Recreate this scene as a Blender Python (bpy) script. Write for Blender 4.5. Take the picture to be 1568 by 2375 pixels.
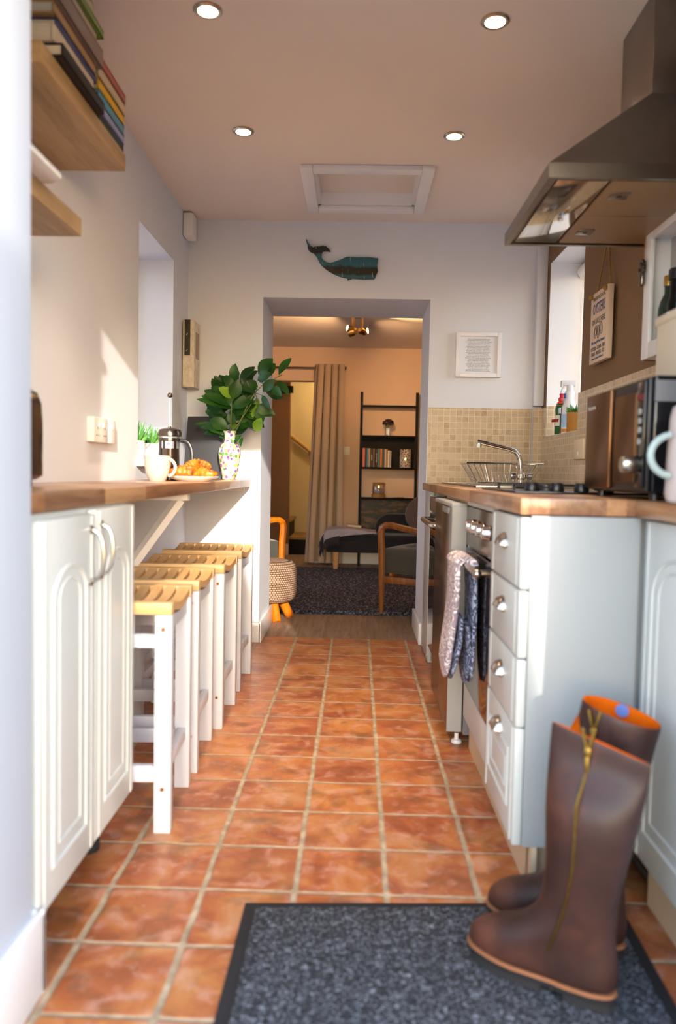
import bpy, bmesh, math, random
from mathutils import Vector, Matrix
R = math.radians
random.seed(11)
sc = bpy.context.scene
col = sc.collection
for o in list(bpy.data.objects):
    bpy.data.objects.remove(o)

# ------------------------------------------------------------------ camera
FPX, CX, CY, EYE = 1781.0, 784.0, 1187.5, 0.955
Yc = Vector(((828 - CX) / FPX, (1097 - CY) / FPX, 1.0)).normalized()
u = Vector((0.021, -1, 0))
Zc = (u - Yc * u.dot(Yc)).normalized()
Xc = Yc.cross(Zc)
cam = bpy.data.cameras.new('camera')
cam.sensor_fit = 'VERTICAL'
cam.sensor_height = 36
cam.lens = FPX / 2375 * 36
cam.clip_start = 0.05
cam.dof.use_dof = True
cam.dof.focus_distance = 4.1
cam.dof.aperture_fstop = 2.2
cam_o = bpy.data.objects.new('camera', cam)
col.objects.link(cam_o)
rx = Vector((Xc.x, Yc.x, Zc.x)); ry = -Vector((Xc.y, Yc.y, Zc.y)); rz = -Vector((Xc.z, Yc.z, Zc.z))
cam_o.matrix_world = Matrix(((rx.x, ry.x, rz.x, 0), (rx.y, ry.y, rz.y, 0), (rx.z, ry.z, rz.z, EYE), (0, 0, 0, 1)))
sc.camera = cam_o

# ------------------------------------------------------------------ light
sc.view_settings.view_transform = 'Standard'
sc.view_settings.look = 'None'
sc.view_settings.gamma = 1
sc.view_settings.exposure = 0.15
SKY = 0.82
SUN = 7.5
DOWN = 58.0
w = bpy.data.worlds.new('sky'); sc.world = w; w.use_nodes = True
wn = w.node_tree.nodes; wl = w.node_tree.links
bg = wn['Background']
sky = wn.new('ShaderNodeTexSky'); sky.sky_type = 'NISHITA'; sky.sun_disc = False
sky.sun_elevation = R(15.5); sky.sun_rotation = R(166); sky.air_density = 1.0; sky.dust_density = 1.5
mixw = wn.new('ShaderNodeMix'); mixw.data_type = 'RGBA'; mixw.inputs[0].default_value = 0.6
wl.new(sky.outputs[0], mixw.inputs[6]); mixw.inputs[7].default_value = (0.66, 0.83, 1.05, 1)
wl.new(mixw.outputs[2], bg.inputs[0]); bg.inputs[1].default_value = SKY * 2.6
sd = bpy.data.lights.new('sun', 'SUN'); sd.energy = SUN; sd.angle = R(0.7); sd.color = (1.0, 0.90, 0.76)
so = bpy.data.objects.new('sun', sd); col.objects.link(so)
so.rotation_euler = Vector((-0.252, 1.0, -0.283)).to_track_quat('-Z', 'Y').to_euler()

def portal(name, loc, rot, sx, sy):
    l = bpy.data.lights.new(name, 'AREA'); l.shape = 'RECTANGLE'; l.size = sx; l.size_y = sy
    l.cycles.is_portal = True
    o = bpy.data.objects.new(name, l); col.objects.link(o); o.location = loc; o.rotation_euler = rot
portal('door_daylight', (0.025, 0.94, 1.0), (R(90), 0, 0), 1.18, 1.98)
portal('left_window_daylight', (-1.24, 3.6, 1.49), (R(90), 0, R(-90)), 0.6, 1.0)
portal('added_living_daylight', (-2.59, 5.85, 1.25), (R(90), 0, R(-90)), 1.7, 1.3)  # portal of the added living room window
portal('right_window_daylight', (1.29, 3.83, 1.63), (R(90), 0, R(90)), 0.62, 0.9)

# ------------------------------------------------------------------ materials
def lin(c):
    if isinstance(c, str):
        c = tuple(int(c[i:i + 2], 16) / 255 for i in (0, 2, 4))
        return tuple((v / 12.92 if v <= 0.04045 else ((v + 0.055) / 1.055) ** 2.4) for v in c) + (1,)
    return tuple(c) + (1,) if len(c) == 3 else tuple(c)

class N:
    def __init__(s, name):
        s.m = bpy.data.materials.new(name); s.m.use_nodes = True
        s.t = s.m.node_tree; s.n = s.t.nodes; s.l = s.t.links
        s.b = s.n['Principled BSDF']
        s.tc = s.n.new('ShaderNodeTexCoord')
    def node(s, t, **kw):
        n = s.n.new(t)
        for k, v in kw.items():
            setattr(n, k, v)
        return n
    def sock(s, inp, v):
        if isinstance(v, bpy.types.NodeSocket):
            s.l.new(v, inp)
        else:
            inp.default_value = v
    def math(s, op, a, b=None, c=None):
        n = s.node('ShaderNodeMath', operation=op)
        s.sock(n.inputs[0], a)
        if b is not None: s.sock(n.inputs[1], b)
        if c is not None: s.sock(n.inputs[2], c)
        return n.outputs[0]
    def map(s, scale=(1, 1, 1), loc=(0, 0, 0), rot=(0, 0, 0)):
        n = s.node('ShaderNodeMapping'); s.l.new(s.tc.outputs['Object'], n.inputs[0])
        n.inputs['Scale'].default_value = scale; n.inputs['Location'].default_value = loc; n.inputs['Rotation'].default_value = rot
        return n.outputs[0]
    def noise(s, scale, detail=3, vec=None, rough=.5, dist=0):
        n = s.node('ShaderNodeTexNoise'); n.inputs['Scale'].default_value = scale
        n.inputs['Detail'].default_value = detail; n.inputs['Roughness'].default_value = rough; n.inputs['Distortion'].default_value = dist
        s.l.new(vec if vec is not None else s.tc.outputs['Object'], n.inputs['Vector'])
        return n.outputs[0]
    def ramp(s, fac, stops, interp='LINEAR'):
        n = s.node('ShaderNodeValToRGB'); n.color_ramp.interpolation = interp
        e = n.color_ramp.elements
        while len(e) < len(stops): e.new(0.5)
        for i, (p, c) in enumerate(stops):
            e[i].position = p; e[i].color = lin(c)
        s.l.new(fac, n.inputs[0]); return n.outputs[0]
    def mix(s, fac, a, b, blend='MIX'):
        n = s.node('ShaderNodeMix', data_type='RGBA', blend_type=blend)
        s.sock(n.inputs[0], fac)
        s.sock(n.inputs[6], a if isinstance(a, bpy.types.NodeSocket) else lin(a))
        s.sock(n.inputs[7], b if isinstance(b, bpy.types.NodeSocket) else lin(b))
        return n.outputs[2]
    def bump(s, h, strength=.3, dist=.01):
        n = s.node('ShaderNodeBump'); n.inputs['Strength'].default_value = strength; n.inputs['Distance'].default_value = dist
        s.l.new(h, n.inputs['Height']); s.l.new(n.outputs[0], s.b.inputs['Normal'])
    def sep(s, vec=None):
        n = s.node('ShaderNodeSeparateXYZ'); s.l.new(vec if vec is not None else s.tc.outputs['Object'], n.inputs[0]); return n.outputs
    def comb(s, x, y, z=0.0):
        n = s.node('ShaderNodeCombineXYZ')
        for i, v in enumerate((x, y, z)): s.sock(n.inputs[i], v)
        return n.outputs[0]
    def white(s, vec):
        n = s.node('ShaderNodeTexWhiteNoise', noise_dimensions='3D'); s.l.new(vec, n.inputs[0]); return n.outputs[0]
    def col(s, v): s.sock(s.b.inputs['Base Color'], v if isinstance(v, bpy.types.NodeSocket) else lin(v))
    def set(s, rough=.5, metal=0, spec=.5, coat=0, sheen=0):
        s.sock(s.b.inputs['Roughness'], rough); s.b.inputs['Metallic'].default_value = metal
        s.b.inputs['Specular IOR Level'].default_value = spec; s.b.inputs['Coat Weight'].default_value = coat
        s.b.inputs['Sheen Weight'].default_value = sheen
        return s.m

def surf(name, c, rough=.5, metal=0, var=.06, vscale=6, stretch=(1, 1, 1), bump=0, bscale=80, bdist=.002, spec=.5, coat=0, sheen=0):
    s = N(name); v = s.map(stretch)
    f = s.noise(vscale, 4, v)
    b = lin(c); a = tuple(x * (1 - var) for x in b[:3]); d = tuple(min(1, x * (1 + var)) for x in b[:3])
    s.col(s.ramp(f, [(.3, a), (.7, d)]))
    if bump: s.bump(s.noise(bscale, 3, v), bump, bdist)
    return s.set(rough, metal, spec, coat, sheen)

def wood(name, c1, c2, axis='y', rough=.45, scale=1.0, coat=0):
    s = N(name)
    st = {'x': (.08, 1, 1), 'y': (1, .08, 1), 'z': (1, 1, .08)}[axis]
    v = s.map(tuple(x * scale for x in st))
    f = s.noise(28, 5, v, .6, .6); g = s.noise(140, 2, v)
    k = s.math('ADD', s.math('MULTIPLY', f, .75), s.math('MULTIPLY', g, .25))
    s.col(s.ramp(k, [(.32, c2), (.62, c1)]))
    s.bump(g, .08, .001)
    return s.set(rough, 0, .4, coat)

def block_wood(name, axis='y'):
    s = N(name); x, y, z = s.sep()
    a, b = (y, x) if axis == 'y' else (x, y)
    row = s.math('FLOOR', s.math('DIVIDE', b, .043))
    off = s.white(s.comb(row, 3.0, 1.0))
    seg = s.math('FLOOR', s.math('ADD', s.math('DIVIDE', a, .34), s.math('MULTIPLY', off, 3.0)))
    idn = s.white(s.comb(row, seg, 0.5))
    st = (9, .9, 9) if axis == 'y' else (.9, 9, 9)
    v = s.map(st); g = s.noise(7, 5, v, .6, .8)
    base = s.ramp(idn, [(0, '6A432B'), (.3, '8C5C3B'), (.6, 'A9764F'), (.85, 'C39A72'), (1, '5E3B28')])
    s.col(s.mix(.32, base, s.ramp(g, [(.3, '5C3A24'), (.7, 'C79A70')]), 'MIX'))
    return s.set(.3, 0, .5, .15)

def terracotta():
    s = N('terracotta_tiles'); x, y, z = s.sep()
    n1 = s.math('SUBTRACT', s.noise(9, 3), .5)
    n2 = s.math('SUBTRACT', s.noise(9.7, 3, s.map(loc=(5, 3, 1))), .5)
    uu = s.math('ADD', s.math('DIVIDE', s.math('ADD', x, .54), .209), s.math('MULTIPLY', n1, .045))
    vv = s.math('ADD', s.math('DIVIDE', s.math('SUBTRACT', y, 1.904), .2075), s.math('MULTIPLY', n2, .035))
    def edge(q):
        f = s.math('FRACT', q); return s.math('MINIMUM', f, s.math('SUBTRACT', 1.0, f))
    eu, ev = edge(uu), edge(vv)
    du = s.math('SUBTRACT', eu, .033); dv = s.math('SUBTRACT', ev, .025)
    d = s.math('SMOOTH_MIN', du, dv, .05)
    mask = s.node('ShaderNodeMapRange'); s.l.new(d, mask.inputs[0])
    mask.inputs[1].default_value = -.014; mask.inputs[2].default_value = .012
    tile = mask.outputs[0]
    idn = s.white(s.comb(s.math('FLOOR', uu), s.math('FLOOR', vv), 2.0))
    base = s.ramp(idn, [(0, '9C5232'), (.2, 'BC6E40'), (.45, 'A85A38'), (.65, 'CC8444'), (.85, '98543C'), (1, 'BA7A52')])
    m1 = s.noise(6, 6, None, .62, .8); m2 = s.noise(17, 5, s.map(loc=(3, 8, 0)), .6, .4); m3 = s.noise(55, 3)
    c = s.mix(.48, base, s.ramp(m1, [(.36, '7E3D22'), (.47, 'B0623A'), (.55, 'C98648'), (.66, 'D6A878')]))
    c = s.mix(s.ramp(m2, [(.5, (0, 0, 0)), (.66, (.6, .6, .6))]), c, 'D0A08C')
    c = s.mix(s.ramp(m3, [(.68, (0, 0, 0)), (.76, (.5, .5, .5))]), c, 'DDB49A')
    c = s.mix(s.ramp(s.noise(11, 5, s.map(loc=(9, 1, 4))), [(.54, (0, 0, 0)), (.68, (.55, .55, .55))]), c, '6A4A30')
    c = s.mix(1.0, c, (.84, .84, .84), 'MULTIPLY')
    grout = s.ramp(s.noise(26, 4), [(.3, '8C7A64'), (.7, 'B9A88E')])
    s.col(s.mix(tile, grout, c))
    h = s.math('ADD', s.math('MULTIPLY', tile, 1.0), s.math('MULTIPLY', s.noise(14, 4), .25))
    s.bump(h, .6, .004)
    s.sock(s.b.inputs['Roughness'], s.math('ADD', s.math('MULTIPLY', tile, -.42), s.math('ADD', .72, s.math('MULTIPLY', m2, .18))))
    s.b.inputs['Specular IOR Level'].default_value = .5
    return s.m

def mosaic(name, axes):
    s = N(name); xyz = s.sep(); a = xyz[axes[0]]; b = xyz[axes[1]]
    uu = s.math('DIVIDE', a, .0335); vv = s.math('DIVIDE', s.math('SUBTRACT', b, .908), .0335)
    def edge(q):
        f = s.math('FRACT', q); return s.math('MINIMUM', f, s.math('SUBTRACT', 1.0, f))
    d = s.math('MINIMUM', edge(uu), edge(vv))
    mask = s.node('ShaderNodeMapRange'); s.l.new(d, mask.inputs[0]); mask.inputs[1].default_value = .04; mask.inputs[2].default_value = .075
    idn = s.white(s.comb(s.math('FLOOR', uu), s.math('FLOOR', vv), 1.0))
    c = s.ramp(idn, [(0, 'B59C7A'), (.4, 'C4AC8C'), (.75, 'CBB598'), (1, 'AD9170')])
    c = s.mix(.25, c, s.ramp(s.noise(60, 3), [(.3, 'A98A60'), (.7, 'D8C3A0')]))
    s.col(s.mix(mask.outputs[0], 'D6C6AC', c))
    s.bump(mask.outputs[0], .4, .002)
    return s.set(.35)

def glassy(name, tint=(1, 1, 1), gl=.06):
    s = N(name); t = s.node('ShaderNodeBsdfTransparent'); t.inputs[0].default_value = lin(tint)
    g = s.node('ShaderNodeBsdfGlossy'); g.inputs['Roughness'].default_value = .02
    lw = s.node('ShaderNodeLayerWeight'); lw.inputs[0].default_value = .25
    f = s.math('ADD', s.math('MULTIPLY', lw.outputs['Fresnel'], .6), gl)
    m = s.node('ShaderNodeMixShader'); s.l.new(f, m.inputs[0]); s.l.new(t.outputs[0], m.inputs[1]); s.l.new(g.outputs[0], m.inputs[2])
    s.l.new(m.outputs[0], s.n['Material Output'].inputs[0]); return s.m

def emit(name, c, strength):
    s = N(name); s.col(c); s.b.inputs['Emission Color'].default_value = lin(c); s.b.inputs['Emission Strength'].default_value = strength
    return s.m

M = {}
M['doorwall'] = surf('outer_white_paint', 'C4CAD6', .7, var=.01, vscale=3, bump=.12, bscale=60, bdist=.002)
M['reveal'] = surf('window_reveal_paint', 'E6E9EE', .8, var=.01)
M['wall'] = surf('white_wall_paint', 'D9DCE5', .85, var=.015, vscale=3, bump=.12, bscale=90, bdist=.002)
M['ceil'] = surf('ceiling_paint', 'E6DAD0', .9, var=.015, vscale=2, bump=.08, bscale=60, bdist=.002)
M['brown'] = surf('brown_wall_paint', '7D6044', .85, var=.03, bump=.12, bscale=90)
M['gloss_white'] = surf('white_gloss_paint', 'E9E8EA', .3, var=.015, bump=.05, bscale=25)
M['peach'] = surf('living_wall_paint', 'D9BDA4', .85, var=.02, bump=.1, bscale=70)
M['stairwall'] = surf('stair_wall_paint', 'D2C29A', .85, var=.02)
M['floor'] = terracotta()
M['plank'] = wood('wood_plank_floor', '9A8370', '6A5646', 'y', .5)
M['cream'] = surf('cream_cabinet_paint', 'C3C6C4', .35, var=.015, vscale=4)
M['creamshaded'] = surf('cream_paint_shaded', '999D9E', .4, var=.02, vscale=3)  # cream paint darkened, shade on the cabinet end put into its colour
M['plinth'] = surf('cream_plinth', 'CDB596', .45, var=.03)
M['carcass'] = surf('cabinet_carcass', 'B7A58C', .6)
M['block'] = block_wood('oiled_block_worktop', 'y')
M['oak'] = wood('oak_shelf', 'B29066', '92734C', 'y', .5)
M['pine'] = wood('pine_slats', 'E0BC8A', 'C49A62', 'y', .42)
M['pinex'] = wood('pine_rails', 'E2C090', 'CCA066', 'x', .42)
M['stoolwhite'] = surf('white_stool_paint', 'CACDD8', .4, var=.01)
M['steel'] = surf('brushed_steel', '9C948C', .32, 1, var=.05, vscale=30, stretch=(1, 1, .05))
M['darksteel'] = surf('dark_steel', '6E645C', .22, 1, var=.04, vscale=30, stretch=(1, 1, .05))
M['hoodsteel'] = surf('hood_steel', '928A82', .3, 1, var=.05, vscale=20, stretch=(1, .05, 1))
M['chrome'] = surf('chrome', 'D8D5D2', .08, 1, var=.01)
M['satin'] = surf('satin_nickel', 'B9B2A8', .25, 1, var=.02)
M['black'] = surf('black_plastic', '14151A', .35, var=.1)
M['blackgloss'] = surf('black_gloss', '0C0D11', .12, var=.05)
M['ovenglass'] = surf('oven_glass', '1B1512', .06, var=.05, spec=.9)
M['bronze'] = surf('bronze_mirror', '6B4C34', .34, 1, var=.03)
M['grey'] = surf('grey_metal_side', '84858A', .4, .4, var=.02)
M['greyplastic'] = surf('grey_plastic', '9A9A98', .45)
M['white_plastic'] = surf('white_plastic', 'E8E4E0', .35, var=.01)
M['ceramic'] = surf('pale_ceramic', 'B4ACA2', .22, var=.02)
M['whiteceramic'] = surf('white_ceramic', 'F0EBE6', .2, var=.01)
M['jug'] = surf('blush_ceramic', 'B9ACA8', .3, var=.015)
M['jughandle'] = surf('pale_green_ceramic', '9FAEAC', .25, var=.015)
M['glass'] = glassy('clear_glass')
M['pane'] = glassy('window_glass', (.97, .98, 1), .03)
M['coffee'] = surf('coffee', '2A1408', .15)
M['crust'] = None
M['leather'] = None
M['paper'] = surf('paper', 'E2E5EC', .8, var=.01)
M['pages'] = surf('book_pages', 'CFC3AC', .85, var=.08, vscale=120, stretch=(.02, .02, 1))
M['ink'] = surf('ink', '5A5558', .8)
M['blueink'] = surf('blue_ink', '3D5080', .8)
M['rope'] = surf('jute_rope', '9A7440', .9, var=.2, vscale=90, bump=.5, bscale=200)
M['blackwood'] = surf('black_stained_wood', '100D0E', .6, var=.2, vscale=14, stretch=(.2, 1, 1), spec=.2)
M['curtain'] = surf('beige_curtain', 'B39C84', .9, var=.03, vscale=60, bump=.15, bscale=300, sheen=.2)
M['sofa'] = surf('black_fabric', '141319', .9, var=.2, vscale=90, bump=.3, bscale=400, sheen=.2)
M['cushion'] = surf('taupe_fabric', '5A4B48', .95, var=.1, vscale=60, sheen=.3)
M['seatgrey'] = surf('grey_green_upholstery', '3A3832', .9, var=.08, vscale=70, bump=.2, bscale=400, sheen=.2)
M['walnut'] = wood('walnut_frame', '8A5526', '5C3512', 'z', .3, coat=.2)
M['orangewood'] = wood('orange_varnished_wood', 'D0720E', 'A65208', 'z', .28, coat=.3)
M['beech'] = wood('beech_leg', 'B98A5E', '96693F', 'z', .5)
M['leaf'] = None
M['stem'] = surf('green_stem', '5F6B2C', .6, var=.15)
M['terraclay'] = surf('ochre_pot', 'B0741C', .5)
M['brass'] = surf('aged_brass', '9A7A3C', .35, 1, var=.15, vscale=90)
M['rubber'] = surf('black_rubber', '16161A', .8, var=.15)
M['orange'] = surf('orange_lining', 'C85A04', .9, var=.08, vscale=40, spec=.1)
M['gold'] = surf('gold_cap', 'C9A24A', .3, .8)

def custom():
    s = N('laurel_leaf'); n = s.noise(9, 3)
    s.col(s.ramp(n, [(.3, '14300C'), (.55, '214A12'), (.75, '3C661C')])); M['leaf'] = s.set(.42, 0, .35)
    s = N('bright_leaf'); n = s.noise(12, 3)
    s.col(s.ramp(n, [(.3, '4F7D1C'), (.7, '86A92E')])); M['leafbright'] = s.set(.35)
    s = N('succulent_leaf'); n = s.noise(30, 3)
    s.col(s.ramp(n, [(.3, '2F6A34'), (.6, '58923C'), (.8, '7C5A44')])); M['succ'] = s.set(.45)
    s = N('croissant_crust'); n = s.noise(40, 4, None, .6, .5)
    s.col(s.ramp(n, [(.34, '6E3208'), (.48, 'B4600F'), (.66, 'CC8426')])); s.bump(n, .3, .004); M['crust'] = s.set(.4)
    s = N('brown_leather'); n = s.noise(7, 5, None, .6); k = s.noise(160, 3)
    s.col(s.ramp(n, [(.3, '241513'), (.52, '361F1A'), (.72, '553125')])); s.bump(k, .12, .002); M['leather'] = s.set(.46, 0, .4)
    s = N('tan_welt'); s.col('8A5A3C'); M['welt'] = s.set(.6)
    s = N('charcoal_mat_pile'); n = s.noise(100, 4, None, .7, 1.5); k = s.noise(6, 3); q = s.noise(34, 2, s.map(loc=(4, 4, 0)))
    c = s.ramp(n, [(.40, '0F1116'), (.52, '2A2E37'), (.66, '8A909C')])
    c = s.mix(s.ramp(q, [(.74, (0, 0, 0)), (.78, (.7, .7, .7))]), c, '8A6A3A')
    s.col(c); s.bump(n, .9, .006); M['matpile'] = s.set(.95)
    s = N('charcoal_wool_rug'); n = s.noise(75, 5, s.map((1, .3, 1)), .75); k = s.noise(5, 4)
    c = s.ramp(n, [(.40, '0C0F18'), (.5, '2A2E3C'), (.62, '7E8296')])
    s.col(s.mix(s.ramp(k, [(.5, (0, 0, 0)), (.75, (.2, .2, .2))]), c, '4A3F3A')); s.bump(n, 1, .012); M['rug'] = s.set(1.0)
    # knitted pouf cover
    s = N('knitted_cover'); x, y, z = s.sep()
    ang = s.math('ARCTAN2', y, x)
    bt = s.node('ShaderNodeTexBrick'); s.l.new(s.comb(s.math('MULTIPLY', ang, 9.0), s.math('MULTIPLY', z, 46.0)), bt.inputs[0])
    bt.inputs['Scale'].default_value = 1.0; bt.inputs['Mortar Size'].default_value = .085; bt.inputs['Mortar Smooth'].default_value = .5
    bt.inputs['Brick Width'].default_value = .75; bt.inputs['Row Height'].default_value = .62
    bt.inputs[1].default_value = lin('A6876F'); bt.inputs[2].default_value = lin('97785F'); bt.inputs[3].default_value = lin('35261F')
    bt.offset = .5
    s.col(bt.outputs[0]); s.bump(s.math('SUBTRACT', 1.0, bt.outputs[1]), 1.0, .012); M['knit'] = s.set(.9)
    # floral vase
    s = N('floral_glaze'); v = s.node('ShaderNodeTexVoronoi'); v.inputs['Scale'].default_value = 62; s.l.new(s.tc.outputs['Object'], v.inputs[0])
    wv = s.white(v.outputs['Color'])
    c = s.ramp(wv, [(0, 'DAD2B8'), (.3, '5E8A42'), (.52, 'E0D8B8'), (.62, 'C0567C'), (.76, '6E5298'), (.86, 'D8C468')], 'CONSTANT')
    d = s.ramp(v.outputs['Distance'], [(.5, (0, 0, 0)), (.8, (1, 1, 1))])
    s.col(s.mix(d, c, 'D8D2BC')); M['floral'] = s.set(.15, 0, .6, .4)
    # patterned oven glove
    s = N('glove_pattern'); n = s.noise(26, 1, None, .4, 1.0)
    wv = s.math('SINE', s.math('MULTIPLY', n, 46.0))
    s.col(s.ramp(wv, [(.2, '9C8C98'), (.5, 'F0E8EC')])); s.bump(wv, .5, .003); M['glove'] = s.set(.95)
    s = N('glove_pattern_blue'); n = s.noise(24, 1, None, .4, 1.0)
    wv = s.math('SINE', s.math('MULTIPLY', n, 42.0))
    s.col(s.ramp(wv, [(.2, '4A4F66'), (.6, 'A9B4D4')])); s.bump(wv, .5, .003); M['gloveblue'] = s.set(.95)
    # distressed whale paint
    s = N('distressed_whale_paint'); x, y, z = s.sep()
    n = s.noise(26, 4, s.map((1, 1, .5)), .6, .4); k = s.noise(40, 4, s.map((2.0, 1, .4), loc=(2, 0, 1)))
    zz = s.math('ADD', z, s.math('MULTIPLY', s.math('SUBTRACT', n, .5), .03))
    band = s.ramp(s.math('MULTIPLY', zz, 4.0), [(0, '2A525A'), (.2, '2A5A62'), (.24, '232418'), (.37, '23241A'), (.42, '2E6670'), (.64, '295C66'), (.68, '211F18'), (.8, '24241A'), (.84, '2F6670')])
    c = s.mix(s.ramp(k, [(.62, (0, 0, 0)), (.66, (.8, .8, .8))]), band, 'A48F7C')
    c = s.mix(s.ramp(n, [(.3, (.85, .85, .85)), (.36, (0, 0, 0))]), c, '4A2E22')
    s.col(c); M['whale'] = s.set(.6)
    # driftwood block
    s = N('worn_painted_wood'); n = s.noise(70, 4, s.map((1, 1, .35)), .7, .5)
    s.col(s.ramp(n, [(.3, '5A4028'), (.37, 'C6B69E'), (.7, 'DED4C4')])); s.bump(n, .3, .003); M['worn'] = s.set(.85)
    s = N('rustic_board'); n = s.noise(6, 5, s.map((1, 1, 4)), .65, 1.2)
    s.col(s.ramp(n, [(.4, '15110F'), (.52, '3A2415'), (.68, '7A4E22')])); M['rustic'] = s.set(.5)
    s = N('punched_lantern'); v = s.node('ShaderNodeTexVoronoi'); v.feature = 'DISTANCE_TO_EDGE'; v.inputs['Scale'].default_value = 42; s.l.new(s.tc.outputs['Object'], v.inputs[0])
    s.col(s.ramp(v.outputs[0], [(.08, 'D8CBBE'), (.14, '5A4A40')])); M['lace'] = s.set(.5)
    s = N('grey_throw_weave'); n = s.noise(300, 2); k = s.noise(8, 3)
    s.col(s.mix(.5, s.ramp(n, [(.35, '7A7684'), (.65, 'BDBACA')]), s.ramp(k, [(.3, '8E8490'), (.7, 'A8A8BE')]))); s.bump(n, .4, .003); M['throw'] = s.set(.95)
    s = N('canvas_board'); n = s.noise(400, 2)
    s.col(s.ramp(n, [(.3, '1B1C22'), (.7, '2A2B31')])); s.bump(n, .3, .001); M['canvas'] = s.set(.6, 0, .6, 0, .5)
    s = N('blocker_green'); n = s.noise(14, 4); s.col(s.ramp(n, [(.3, '16260E'), (.7, '4E6A2C')])); s.bump(n, 1, .1); M['blocker'] = s.set(.9)
    s = N('outside_paving'); n = s.noise(5, 4); s.col(s.ramp(n, [(.3, '8A857E'), (.7, 'B0AAA2')])); M['paving'] = s.set(.9)
custom()

def cmat(name, c, rough=.55):
    k = 'c_' + name
    if k not in M: M[k] = surf(name, c, rough, var=.04)
    return M[k]

# ------------------------------------------------------------------ helpers
class MB:
    def __init__(s): s.bm = bmesh.new()
    def _merge(s, b):
        me = bpy.data.meshes.new('t'); b.to_mesh(me); s.bm.from_mesh(me); bpy.data.meshes.remove(me); b.free()
    def box(s, x0, x1, y0, y1, z0, z1, bev=0, seg=2, mat=None):
        b = bmesh.new(); bmesh.ops.create_cube(b, size=1)
        for v in b.verts:
            v.co = Vector(((x0 + x1) / 2 + v.co.x * (x1 - x0), (y0 + y1) / 2 + v.co.y * (y1 - y0), (z0 + z1) / 2 + v.co.z * (z1 - z0)))
        if bev > 0:
            bmesh.ops.bevel(b, geom=b.edges[:], offset=bev, segments=seg, profile=.5, affect='EDGES')
        if mat is not None: bmesh.ops.transform(b, matrix=mat, verts=b.verts[:])
        s._merge(b); return s
    def prism(s, pts, axis, a, b, bev=0):
        # pts 2d in the two remaining axes (x: (y,z), y: (x,z), z: (x,y))
        def P(p, t):
            return {'x': (t, p[0], p[1]), 'y': (p[0], t, p[1]), 'z': (p[0], p[1], t)}[axis]
        m = bmesh.new()
        lo = [m.verts.new(P(p, a)) for p in pts]; hi = [m.verts.new(P(p, b)) for p in pts]
        m.faces.new(lo); m.faces.new(hi[::-1]); n = len(pts)
        for i in range(n): m.faces.new((lo[i], hi[i], hi[(i + 1) % n], lo[(i + 1) % n]))
        bmesh.ops.recalc_face_normals(m, faces=m.faces[:])
        if bev > 0:
            e = [e for e in m.edges if abs((e.verts[0].co - e.verts[1].co)['xyz'.index(axis)]) < 1e-6]
            bmesh.ops.bevel(m, geom=e, offset=bev, segments=2, profile=.5, affect='EDGES')
        s._merge(m); return s
    def loft(s, rings, cap0=True, cap1=True, closed=True):
        m = bmesh.new(); vs = [[m.verts.new(p) for p in r] for r in rings]; n = len(rings[0])
        for i in range(len(vs) - 1):
            for j in range(n if closed else n - 1):
                k = (j + 1) % n
                m.faces.new((vs[i][j], vs[i][k], vs[i + 1][k], vs[i + 1][j]))
        if cap0: m.faces.new(vs[0][::-1])
        if cap1: m.faces.new(vs[-1])
        bmesh.ops.recalc_face_normals(m, faces=m.faces[:])
        s._merge(m); return s
    def tube(s, pts, r, seg=10, flat=1.0, closed=False, up=(0, 0, 1)):
        pts = [Vector(p) for p in pts]; n = len(pts); rr = r if isinstance(r, (list, tuple)) else [r] * n
        rings = []; nrm = None
        for i, p in enumerate(pts):
            if closed: t = (pts[(i + 1) % n] - pts[i - 1]).normalized()
            else: t = (pts[min(i + 1, n - 1)] - pts[max(i - 1, 0)]).normalized()
            if nrm is None:
                a = Vector(up) if abs(t.dot(Vector(up))) < .95 else Vector((1, 0, 0))
                nrm = (a - t * a.dot(t)).normalized()
            else: nrm = (nrm - t * nrm.dot(t)).normalized()
            bn = t.cross(nrm)
            rings.append([p + nrm * (math.cos(2 * math.pi * j / seg) * rr[i]) + bn * (math.sin(2 * math.pi * j / seg) * rr[i] * flat) for j in range(seg)])
        if closed: rings.append(rings[0])
        return s.loft(rings, not closed, not closed)
    def lathe(s, prof, c=(0, 0, 0), seg=32, axis='z', cap0=True, cap1=True):
        c = Vector(c); rings = []
        for r, h in prof:
            ring = []
            for j in range(seg):
                a = 2 * math.pi * j / seg; p, q = r * math.cos(a), r * math.sin(a)
                ring.append(c + Vector({'z': (p, q, h), 'x': (h, p, q), 'y': (q, h, p)}[axis]))
            rings.append(ring)
        return s.loft(rings, cap0, cap1)
    def ball(s, c, r, sx=1, sy=1, sz=1, seg=16, mat=None):
        b = bmesh.new(); bmesh.ops.create_uvsphere(b, u_segments=seg, v_segments=max(6, seg // 2), radius=r)
        for v in b.verts: v.co = Vector((v.co.x * sx, v.co.y * sy, v.co.z * sz))
        if mat is not None: bmesh.ops.transform(b, matrix=mat, verts=b.verts[:])
        for v in b.verts: v.co += Vector(c)
        s._merge(b); return s
    def sheet(s, f, nu, nv, th=0):
        m = bmesh.new(); g = [[m.verts.new(f(i / nu, j / nv)) for j in range(nv + 1)] for i in range(nu + 1)]
        for i in range(nu):
            for j in range(nv): m.faces.new((g[i][j], g[i + 1][j], g[i + 1][j + 1], g[i][j + 1]))
        if th:
            bmesh.ops.recalc_face_normals(m, faces=m.faces[:])
            bmesh.ops.solidify(m, geom=m.faces[:], thickness=th)
        s._merge(m); return s
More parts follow.
